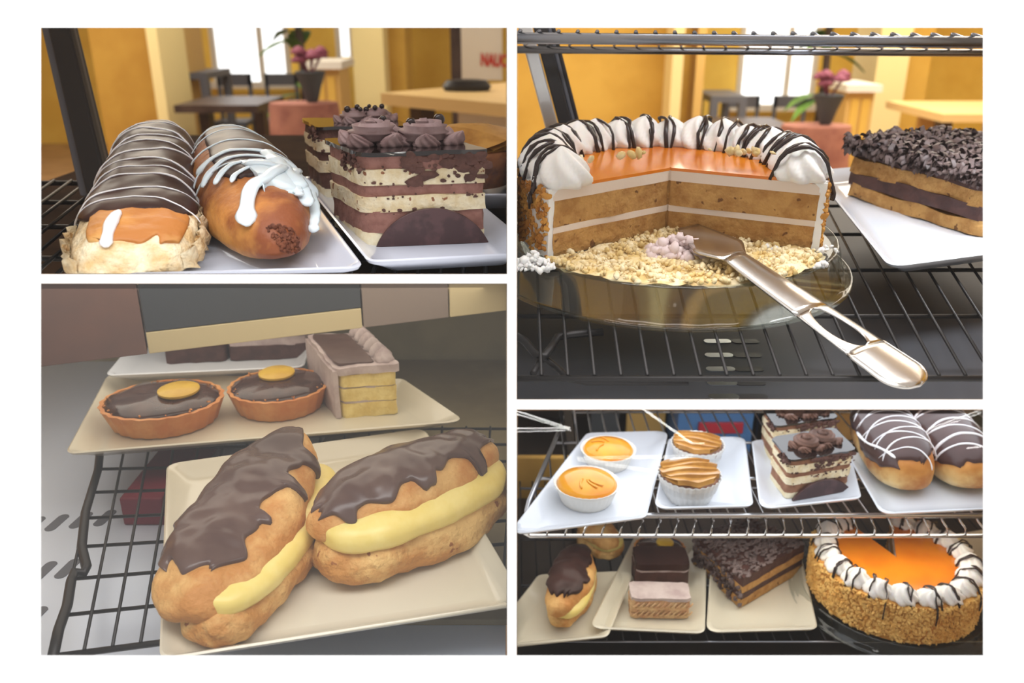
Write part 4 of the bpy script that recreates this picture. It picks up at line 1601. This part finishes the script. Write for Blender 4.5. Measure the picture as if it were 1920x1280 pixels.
q0, q1 = W(232, 985, zb), W(312, 985, zb)
later(bx('reflection_block', 'maroon', (q0.x, q0.y, zb), (q1.x, q0.y + .22, zb + .03), 'dark maroon block made up for a red reflection, on the steel base under the wire shelf', 'box', bevel=.002), 'BL')  # added block that gives a dark red reflection a body
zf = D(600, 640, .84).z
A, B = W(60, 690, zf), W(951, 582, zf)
hd = empty('case_header', A, math.atan2((B - A).y, (B - A).x), 'header panel above the rear plate in slate, mauve and beige sections, with a painted brown reflection', 'panel')
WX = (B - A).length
for x0, x1, m_, z0 in ((0, .215, 'brown_reflection', 0), (.215, .66, 'slate', .022), (.215, .66, 'beige', 0), (.66, .86, 'mauve_panel', 0), (.86, 1.04, 'beige', 0)):
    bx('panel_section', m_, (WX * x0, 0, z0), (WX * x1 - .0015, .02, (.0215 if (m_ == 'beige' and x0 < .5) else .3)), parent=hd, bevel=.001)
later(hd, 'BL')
M['olive_brown'] = mat('olive_brown_board', S(150, 138, 108), .6, S(130, 118, 92), 6)
later(bx('floor_board', 'olive_brown', (-.215, .56, zb + .0005), (-.004, 1.11, zb + .006), 'olive brown floor board at the right under the eclair plate', 'board'), 'BL')
later(bx('back_board', 'olive', (-.80, 1.12, .3), (-.004, 1.14, 1.1), 'olive grey back panel of the eclair compartment', 'board'), 'BL')

# ------------------------------------------------------------------ lower right view: two shelves of a display case
ZU, ZL = .696, .545
zr = ZU + .013
M['mousse_brown'] = mat('brown_mousse', S(156, 112, 86), .8, S(134, 90, 68), 90, bump=.6, bscale=240, bdist=.001)
M['nut_light'] = mat('light_nut_flakes', S(236, 192, 112), .7, S(214, 160, 78), 60)
M['orange_gel'] = mat('glazed_custard', S(234, 160, 28), .18, S(222, 136, 16), 22, coat=.2, sss=.05, bump=.15, bscale=30)
M['white_case'] = mat('white_tart_case', S(226, 222, 214), .55)
M['navy'] = mat('navy_board', S(40, 52, 78), .6)
M['blue'] = mat('blue_plastic', S(78, 122, 178), .45)
M['red'] = mat('red_plastic', S(176, 48, 64), .45)
M['wood_tan'] = mat('tan_wood', S(206, 162, 98), .55, S(188, 142, 82), 9)
M['case_dark'] = mat('dark_brown_panel', S(62, 50, 42), .45, S(48, 38, 32), 8)
M['case_green'] = mat('dark_green_grey_panel', S(72, 74, 62), .3)
M['ochre_reflected'] = mat('ochre_reflected', S(176, 138, 66), .55, S(156, 118, 52), 7)  # ochre of reflections in the side glass, put into a board's colour
M['post_grey'] = mat('grey_brown_post', S(92, 84, 76), .4, metal=.4)


def quadplate(px, z, lab, mt='china', side='BR', **kw):
    c = [W(x, y, z + .011) for x, y in px]
    return later(plate(c, z, lab, mt, rim=.011, **kw), side)


quadplate([(950, 1002), (1212, 968), (1254, 806), (1100, 810)], ZU + .0045, 'white plate holding the two orange custard tarts, left end of the upper shelf')
quadplate([(1226, 952), (1413, 947), (1397, 817), (1254, 819)], ZU + .0045, 'white plate holding the two baked apple tartlets on the upper shelf')
quadplate([(1425, 953), (1616, 932), (1586, 815), (1409, 824)], ZU + .0045, 'white plate under the two layer cakes with brown rosettes on the upper shelf')
quadplate([(1652, 962), (1980, 946), (1900, 800), (1588, 850)], ZU + .0045, 'white plate under the two chocolate buns at the right of the upper shelf')


def custard_tart(loc, R, h, label, seed, ox=1.0):
    t = empty('custard_tart', loc, 0, label, 'tart')
    MB().lathe([(R * .78, 0), (R * .8, .001), (R * .98, h * .8), (R * 1.06, h), (R * 1.04, h * 1.02), (R * .95, h * .9)], 96, lambda a, z: .012 * math.cos(32 * a)).build('paper_case', M['white_case'], t, angle=0)
    MB().lathe([(R * .9, h * .7), (R * .96, h * .92), (R * .86, h * 1.12), (R * .5, h * 1.26), (.0005, h * 1.3)], 48, lambda a, z: .02 * nz((math.cos(a), math.sin(a), z * 50), 2, seed)).build('orange_custard', M['orange_gel'], t, angle=0)
    rnd = random.Random(seed)
    for k in range(3):
        a = rnd.uniform(0, 6.28)
        mb = MB()
        pts = [(R * (.2 + .12 * i) * math.cos(a + .12 * i), R * (.2 + .12 * i) * math.sin(a + .12 * i), h * (1.29 - .012 * i * i * .3) + .0006) for i in range(5)]
        mb.tube(pts, .0011, 6, flat=.5)
        mb.build('glaze_ridge', M['orange_gel'], t, angle=0)
    return t


zf = ZU + .005
q = W(1139, 868, zf)
later(custard_tart(q, .031, .020, 'round orange custard tart, further back of the two on its plate', 3), 'BR')
q = W(1099, 936, zf)
later(custard_tart(q, .0345, .022, 'round orange custard tart in a white case, nearer of the two on its plate', 5), 'BR')
q = W(1305, 870, zf)
later(apple_pastry(q, -1.9, .030, 'baked apple tartlet in a paper cup, further back of the two on its plate', seed=4, hh=.026), 'BR')
q = W(1289, 930, zf)
later(apple_pastry(q, -1.45, .0335, 'baked apple tartlet in a fluted white paper cup, nearer of the two on its plate', seed=8, hh=.027), 'BR')
a, b = W(1472, 938, zf), W(1592, 916, zf)
later(layer_cake(a, math.atan2((b - a).y, (b - a).x), (b - a).length, .052, .050, 'square layer cake with a half disc and brown rosettes, front of the upper shelf pair', 41,
                 rosettes=((.38, .42, 0), (.66, .5, .4)), R=.0125, ros='rosette_brown', pearls=0, rough=.0010, mousse='mousse_brown', skew=-.22), 'BR')
a, b = W(1446, 868, zf), W(1560, 852, zf)
later(layer_cake(a, math.atan2((b - a).y, (b - a).x), (b - a).length, .048, .050, 'square layer cake with curled brown rosettes, rear of the upper shelf pair', 43, disc=False,
                 rosettes=((.40, .45, 0), (.68, .45, 1.5)), R=.0135, ros='rosette_brown', pearls=0, rough=.0010, mousse='mousse_brown', skew=-.22), 'BR')
M['choc_bun'] = mat('bun_chocolate', S(84, 62, 60), .28, S(72, 52, 50), 20, spec=.4)
c, rz, L = between(W(1698, 930, zf), W(1632, 815, zf))
t, lf = drizzled_bun('finger_bun', L * 1.12, .070, .062, (c.x, c.y, zf), rz, 'big chocolate-coated bun with white icing lines beside the layer cakes on the upper shelf', 51, mt='bread', coat=(.03, .97, 1.5, .80), n=12, arcs=1.35, slope=.07, cmt='choc_bun', icing='white_icing', p=3.0, hp=3.2, e=.85, amp=.0012, flat=.4, r=.0009)
mb = MB()
lf.line(mb, [(.55, -1.3), (.35, -1.2), (.2, -.95), (.12, -.8), (.06, -.7)], .0026, .003, 8, 20, .5)
mb.build('icing_run', M['white_icing'], t, angle=0)
later(t, 'BR')
c, rz, L = between(W(1815, 925, zf), W(1725, 805, zf))
t, lf = drizzled_bun('finger_bun', L * 1.12, .072, .056, (c.x, c.y, zf), rz, 'chocolate-coated bun with thick white icing lines at the right edge of the upper shelf', 53, mt='bread', coat=(.035, .97, 1.4, 1.15), n=8, arcs=1.4, slope=.06, cmt='choc_bun', p=3.0, hp=3.2, e=.85, amp=.0012, flat=.4, r=.0014)
later(t, 'BR')

# upper shelf: chromed wires running back, two front rails
y0 = W(1400, 966, ZU).y
x0, x1 = .012, .64
rk = empty('wire_shelf', (x0, y0, ZU), 0, 'chromed wire shelf with a double front rail carrying the four upper plates', 'rack')
zb = -.026
sl = lambda y: .074 * y / .30          # the shelf's left side runs in towards the back
MB().tube([(sl(.30), .30, 0), (sl(.03), .03, 0), (.004, .008, 0), (.012, 0, 0), (.03, 0, 0), (x1 - x0, .0, 0)], .0030, 10).build('front_rail', M['wire'], rk, angle=0)
MB().tube([(.0, .008, zb), (.008, 0, zb), (.03, 0, zb), (x1 - x0, 0, zb)], .0022, 10).build('lower_rail', M['wire'], rk, angle=0)
n = 33
for k in range(n):
    x = .015 + (x1 - x0 - .02) * k / (n - 1)
    lean = (x + x0 - .25) * .10
    yk = min(.30, x / .074 * .30)
    MB().tube([(x, yk, -.004), (x, .004, -.004), (x, -.0015, -.006), (x + lean * .3, -.0025, -.015), (x + lean * .4, -.001, zb + .002)], .0012, 6).build('wire', M['wire'], rk, angle=0)
for k in (1, 2, 3):
    MB().tube([(sl(.09 * k), .09 * k, -.007), (x1 - x0, .09 * k, -.007)], .002, 8).build('cross_rail', M['wire'], rk, angle=0)
later(rk, 'BR')

# lower shelf
zl = ZL + .0045
quadplate([(900, 1216), (1140, 1192), (1190, 1068), (1010, 1075)], zl, 'cream plate under the two chocolate eclairs at the left of the lower shelf', 'china_warm')
quadplate([(1104, 1176), (1322, 1186), (1326, 1000), (1192, 1000)], zl + .001, 'cream plate holding the lilac-topped slice, dark block and tart on the lower shelf', 'china_warm')
quadplate([(1324, 1184), (1534, 1178), (1494, 1000), (1336, 1000)], zl + .001, 'cream plate under the chocolate wedge on the lower shelf', 'china_warm')
zf = zl + .0015
c, rz, L = between(W(1052, 1176, zf), W(1092, 1085, zf))
t, up = filled_eclair((c.x, c.y, zf), rz, L * 1.22, .048, .044, 'chocolate-topped eclair nearer of the two on the lower left plate', 14, tilt=.1, coat=(.16, .98, 1.0, .8), open_=.2, cmt='choc', drips=((.45, .3, .05), (.75, .3, .05)))
later(t, 'BR')
c, rz, L = between(W(1122, 1080, zf), W(1095, 1010, zf))
t, up = filled_eclair((c.x + .012, c.y + .02, zf), rz + .35, L * .95, .048, .044, 'pale eclair behind the chocolate-topped one on the lower left plate', 15, tilt=.1, coat=(.5, .98, .5, .4), open_=.2, cmt='choc', drips=((.6, .5, .05),))
later(t, 'BR')
zf = zl + .0025
a, b = W(1182, 1158, zf), W(1292, 1160, zf)
t = empty('cake_slice', a, math.atan2((b - a).y, (b - a).x), 'pinkish sponge slice with lilac top at the front of the lower middle plate', 'cake')
wx = (b - a).length
M['sponge_pink'] = mat('pinkish_sponge', S(220, 186, 140), .85, S(198, 150, 112), 110, bump=.8, bscale=220, bdist=.002)
for k, (z0, z1) in enumerate(((0, .006), (.0065, .0145), (.015, .024))):
    block('sponge_layer', M['sponge_pink'], t, 0, wx, 0, .030, z0, z1, .0016, 120, k, 12)
block('lilac_top', M['mauve_cream'], t, -.0005, wx + .0005, -.0005, .030, .0238, .028, .0014, 90, 5, 12, 2)
rnd = random.Random(6)
for k in range(22):
    mb = MB()
    x = wx * (k % 11 + .3) / 11
    z = .004 if k < 11 else .0155
    mb.tube([(x, -.0008, z), (x + .004, -.0014, z + .003), (x + .007, -.0006, z + .0065)], .0011, 5)
    mb.build('piped_thread', M['sponge_pink'], t, angle=0)
later(t, 'BR')
a, b = W(1192, 1108, zf), W(1292, 1106, zf)
t = empty('cake_block', (a.x, a.y + .006, zf), 0, 'dark chocolate cake block behind the lilac-topped slice', 'cake')
w_ = (b - a).length
block('cake_layer', M['choc_cream'], t, 0, w_, 0, .038, 0, .022, .0012, 80, 3, 10)
block('cream_line', M['mauve_cream'], t, .0005, w_ - .0005, .0005, .0375, .022, .025, .0012, 80, 4, 10, 1)
block('top_glaze', M['choc'], t, 0, w_, 0, .038, .025, .034, .0012, 80, 5, 10)
later(t, 'BR')
q = W(1238, 1058, zf)
later(oval_tart((q.x, q.y + .012, zf), 0, .032, .026, .018, 'small oval tart with dark glossy top behind the dark block', 19, (.2, 0), 'lemon_tart'), 'BR')
a, b = W(1388, 1140, zf), W(1502, 1072, zf)
rz = math.atan2((b - a).y, (b - a).x)
w_ = (b - a).length
t = empty('chocolate_cake', (a.x, a.y, zf), rz, 'chocolate wedge with grated chocolate on top and striped sponge side', 'cake')
rnd = random.Random(77)


def wedge(name, mt, z0, z1, e=0.0):
    P = [(0 + e, 0 + e), (w_ - e, 0 + e), (w_ * .94 - e, .075), (w_ * .18, .092)]
    mb = MB()
    rings = []
    for z in (z0, (z0 + z1) / 2, z1):
        ring = []
        for i in range(4):
            a, b = Vector(P[i]), Vector(P[(i + 1) % 4])
            for k in range(9):
                q = a.lerp(b, k / 9)
                d = fbm((q.x, q.y, z), 90, 4) * .0016
                nrm = Vector(((b - a).y, -(b - a).x)).normalized()
                q = q + nrm * d
                ring.append((q.x, q.y, z))
        rings.append(ring)
    mb.loft(rings)
    return mb.build(name, M[mt], t, angle=50)


wedge('sponge_layer', 'sponge_gold', 0, .011)
wedge('chocolate_layer', 'choc_cream', .011, .020, .0008)
wedge('sponge_layer', 'sponge_gold', .020, .029)
wedge('chocolate_layer', 'choc_cream', .029, .042, .0005)
mb = MB()
for k in range(700):
    u, v = rnd.random(), rnd.random()
    A0, A1 = Vector((0, 0)).lerp(Vector((w_, 0)), u), Vector((w_ * .18, .092)).lerp(Vector((w_ * .94, .075)), u)
    p = A0.lerp(A1, v)
    mb.lump((p.x, p.y, .042 + rnd.uniform(0, .0025)), rnd.uniform(.0012, .003), rnd, (1.6, 1, .6))
tag(mb.build('grated_chocolate', M['shaving'], t), kind='stuff')
mb = MB()
for k in range(160):   # crumbled back edge of grated chocolate
    s_ = rnd.random()
    p = Vector((0, 0)).lerp(Vector((w_ * .18, .092)), s_)
    mb.lump((p.x - .001, p.y, rnd.uniform(.002, .042)), rnd.uniform(.0015, .0035), rnd)
tag(mb.build('grated_side', M['shaving'], t), kind='stuff')
later(t, 'BR')
q = W(1662, 1103, ZL + .012)
cq = Vector((q.x, q.y - .008, ZL + .003))
later(clear_tray(cq, .114, 'round clear plastic tray under the whole nut-covered cake on the lower shelf', hp=.012), 'BR')
t = ring_cake(cq + Vector((0, 0, .0125)), .093, .048, math.radians(112), math.radians(112 + 318), 'nut-covered round cake with orange glaze and white cream ring, a slice missing at its back', 61, ndol=17, dR=.0155, dh=.017, crumbs=4200, csz=(.0014, .0038), drip=.8, sidem='nut', crumbm='nut_light')
later(t, 'BR')
quadplate([(1850, 1160), (2010, 1110), (1880, 985), (1790, 1000)], zl, 'pale plate at the right edge behind the nut-covered cake', 'china_warm')
y0 = W(1400, 1203, ZL).y
rk = empty('wire_shelf', (.012, y0, ZL), 0, 'dark wire shelf under the cream plates, below the chromed one', 'rack')
for yy, r in ((0, .0014), (.1, .002), (.2, .002), (.33, .002)):
    MB().tube([(0, yy, 0), (.66, yy, 0)], r, 8).build('cross_rail', M['wire_mid'], rk, angle=0)
for k in range(36):
    x = .66 * k / 35
    MB().tube([(x, .0, 0), (x, .36, 0)], .0011, 6).build('wire', M['wire_dark'], rk, angle=0)
later(rk, 'BR')
later(bx('base_board', 'case_dark', (.006, y0 - .03, ZL - .05), (.80, 1.399, ZL - .03), 'dark brown floor board of the case below the lower shelf', 'board'), 'BR')
later(bx('front_board', 'black', (.006, y0 - .035, ZL - .2), (.80, y0 - .03, ZL - .045), 'black front board under the lower shelf', 'board'), 'BR')

# back of the case and what stands along it
yb = 1.40
later(bx('back_board', 'case_dark', (.006, yb, ZL - .05), (.85, yb + .02, .9), 'dark brown back panel of the two-shelf case', 'board'), 'BR')


def upright(name, mt, px0, px1, pt, pb, y, th, lab, cat, bev=.002):
    a, b = Y(px0, pb, y), Y(px1, pt, y)
    return later(bx(name, mt, (a.x, y, max(ZL - .03, min(a.z, b.z) - .02)), (b.x, y + th, max(a.z, b.z) + .02), lab, cat, bevel=bev), 'BR')


upright('slate_board', 'slate', 1096, 1162, 760, 1100, 1.30, .01, 'slate grey board standing at the back left of the case', 'board')
upright('pinkish_board', 'tan', 1163, 1250, 760, 1010, 1.33, .01, 'tan board at the back between the slate board and blue crate', 'board')
t = empty('blue_crate', Y(1322, 1000, 1.26), 0, 'blue plastic crate with a red tray rim standing at the back of the case', 'crate')
a, b = Y(1252, 800, 1.26), Y(1396, 770, 1.26)
bz = ZL - .03 - t.location.z
hw = (b.x - a.x) / 2
for nm, lo, hi, m_ in (('front_wall', (-hw, 0, bz), (hw, .006, b.z - t.location.z), 'blue'), ('back_wall', (-hw, .09, bz), (hw, .096, b.z - t.location.z), 'blue'), ('end_wall', (-hw, .006, bz), (-hw + .006, .09, b.z - t.location.z), 'blue'), ('end_wall', (hw - .006, .006, bz), (hw, .09, b.z - t.location.z), 'blue'), ('base', (-hw + .006, .006, bz), (hw - .006, .09, bz + .006), 'blue')):
    bx(nm, m_, lo, hi, parent=t, bevel=.001)
a, b = Y(1310, 815, 1.25), Y(1396, 795, 1.25)
bx('red_rim', 'red', (a.x - t.location.x, -.006, a.z - t.location.z), (b.x - t.location.x, -.0005, b.z - t.location.z), parent=t, bevel=.001)
for k in range(4):
    x = -hw + hw * 2 * (k + .5) / 4
    bx('rib', 'blue', (x - .004, -.004, bz), (x + .004, -.0005, a.z - t.location.z - .004), parent=t, bevel=.001)
later(t, 'BR')
upright('navy_board', 'navy', 1397, 1426, 760, 1000, 1.31, .01, 'narrow navy board beside the blue crate', 'board')
upright('wooden_board', 'wood_tan', 1427, 1668, 760, 905, 1.31, .012, 'tan wooden board standing behind the layer cakes', 'board')
upright('green_board', 'case_green', 1672, 1870, 760, 960, 1.29, .01, 'dark green grey board behind the drizzled buns', 'board')
upright('ochre_reflection_board', 'ochre_reflected', 960, 1076, 880, 1000, 1.12, .01, 'ochre board standing in for side glass reflections at the left rear of the upper shelf', 'board')
t = empty('slatted_crate', Y(1010, 1105, 1.16), 0, 'beige slatted crate at the rear left of the lower shelf', 'crate')
t.location.z = ZL - .028
a, b = Y(972, 1030, 1.16), Y(1056, 1105, 1.16)
hw = (b.x - a.x) / 2
ht = a.z - t.location.z
for k in range(5):
    x = -hw + 2 * hw * (k + .5) / 5
    bx('slat', 'wood_tan', (x - hw * .14, 0, 0), (x + hw * .14, .006, ht), parent=t, bevel=.001)
for z in (.004, ht - .016):
    bx('rail', 'wood_tan', (-hw, .007, z), (hw, .013, z + .012), parent=t, bevel=.001)
later(t, 'BR')
p0, p1 = Y(1088, 835, 1.02), Y(1066, 765, 1.02)
t = empty('case_post', (p0.x, 1.02, ZL - .028), 0, 'grey brown slotted corner post behind the custard tarts', 'post')
top = Vector((p1.x - p0.x - .004, 0, p1.z - t.location.z + .02))
for nm, dx, w_, m_ in (('post_profile', 0, .0055, 'post_grey'), ('seal_strip', -.009, .0025, 'black'), ('steel_edge', .0085, .002, 'steel')):
    mb = MB()
    mb.loft([[c_ + Vector((dx + sx * w_, sy * w_, 0)) for sx, sy in ((-1, -1), (1, -1), (1, 1), (-1, 1))] for c_ in (Vector((.004, 0, 0)), top)])
    mb.build(nm, M[m_], t, smooth=False, bevel=.001)
later(t, 'BR')

# ------------------------------------------------------------------ glass in the four openings, and the tube lamps it mirrors
def pane(n, x0, y0, x1, y1, ior, lab):
    m = glass_mat('front_glass', ior, (.99, .99, .985), 0.0, .5)
    v = [D(a, b, d) for d in (DB + .0008, DB + .0016) for a, b in ((x0, y1), (x1, y1), (x1, y0), (x0, y0))]
    o = MB().add(v, [(0, 1, 2, 3)]).build('pane', m, smooth=False)
    o.name = 'window_%d' % n
    tag(o, lab, kind='structure')


pane(5, XL0, YT, XL1, YL0, 1.30, 'clear glass of the upper left opening')
pane(6, XR0, YT, XR1, YR0, 1.30, 'clear glass of the upper right opening')
pane(7, XL0, YL1, XL1, YB, 2.0, 'reflecting glass of the lower left opening')
pane(8, XR0, YR1, XR1, YB, 1.42, 'clear glass of the lower right opening')
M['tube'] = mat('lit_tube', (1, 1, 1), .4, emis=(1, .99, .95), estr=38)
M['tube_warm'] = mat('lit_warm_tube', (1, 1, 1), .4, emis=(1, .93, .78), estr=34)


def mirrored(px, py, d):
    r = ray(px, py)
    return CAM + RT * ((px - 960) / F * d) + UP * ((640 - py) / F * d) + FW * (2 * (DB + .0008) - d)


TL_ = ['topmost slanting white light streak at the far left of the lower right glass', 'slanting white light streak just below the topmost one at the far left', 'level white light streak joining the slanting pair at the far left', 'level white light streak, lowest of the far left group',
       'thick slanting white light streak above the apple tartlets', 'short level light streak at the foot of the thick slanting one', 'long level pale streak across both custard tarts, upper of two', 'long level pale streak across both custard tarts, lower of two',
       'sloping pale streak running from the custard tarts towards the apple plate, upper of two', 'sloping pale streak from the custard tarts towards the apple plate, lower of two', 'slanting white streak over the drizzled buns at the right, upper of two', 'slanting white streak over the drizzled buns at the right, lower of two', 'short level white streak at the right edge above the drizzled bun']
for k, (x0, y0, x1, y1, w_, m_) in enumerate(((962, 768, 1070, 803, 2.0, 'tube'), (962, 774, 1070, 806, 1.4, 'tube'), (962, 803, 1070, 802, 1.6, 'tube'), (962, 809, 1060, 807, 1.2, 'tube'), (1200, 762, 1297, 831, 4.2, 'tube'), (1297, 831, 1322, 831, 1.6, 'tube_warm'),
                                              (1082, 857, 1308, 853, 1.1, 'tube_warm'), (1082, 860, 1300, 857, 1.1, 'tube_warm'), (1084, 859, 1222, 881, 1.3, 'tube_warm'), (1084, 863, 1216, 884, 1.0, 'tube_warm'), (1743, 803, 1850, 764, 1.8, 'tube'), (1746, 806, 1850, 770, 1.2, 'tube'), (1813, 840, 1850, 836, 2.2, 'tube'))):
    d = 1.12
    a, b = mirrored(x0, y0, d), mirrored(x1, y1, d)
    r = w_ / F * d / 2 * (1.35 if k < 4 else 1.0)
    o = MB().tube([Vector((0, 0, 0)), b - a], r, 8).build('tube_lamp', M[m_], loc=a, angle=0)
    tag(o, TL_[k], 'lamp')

GROUPS = {'serving_plate': 'white platters in the case', 'finger_bun': 'drizzled finger buns', 'layer_cake': 'striped layer cakes', 'eclair': 'filled eclairs', 'custard_tart': 'orange custard tarts', 'apple_tartlet': 'baked apple tartlets', 'lemon_tart': 'dark tarts with lemon', 'cafe_chair': 'cafe chairs under the shop windows', 'wire_shelf': 'wire shelves of the case', 'tube_lamp': 'tube lamps mirrored in the glass', 'dark_cake': 'dark cakes under the header', 'case_post': 'corner posts of the case', 'cream_lump': 'fallen bits of cream'}
for o in list(bpy.data.objects):
    if o.parent is None and o.get('category') and not o.get('group'):
        g = GROUPS.get(o.name.split('.')[0])
        if g:
            o['group'] = g
for o, side in CLIP:
    clip(o, side)
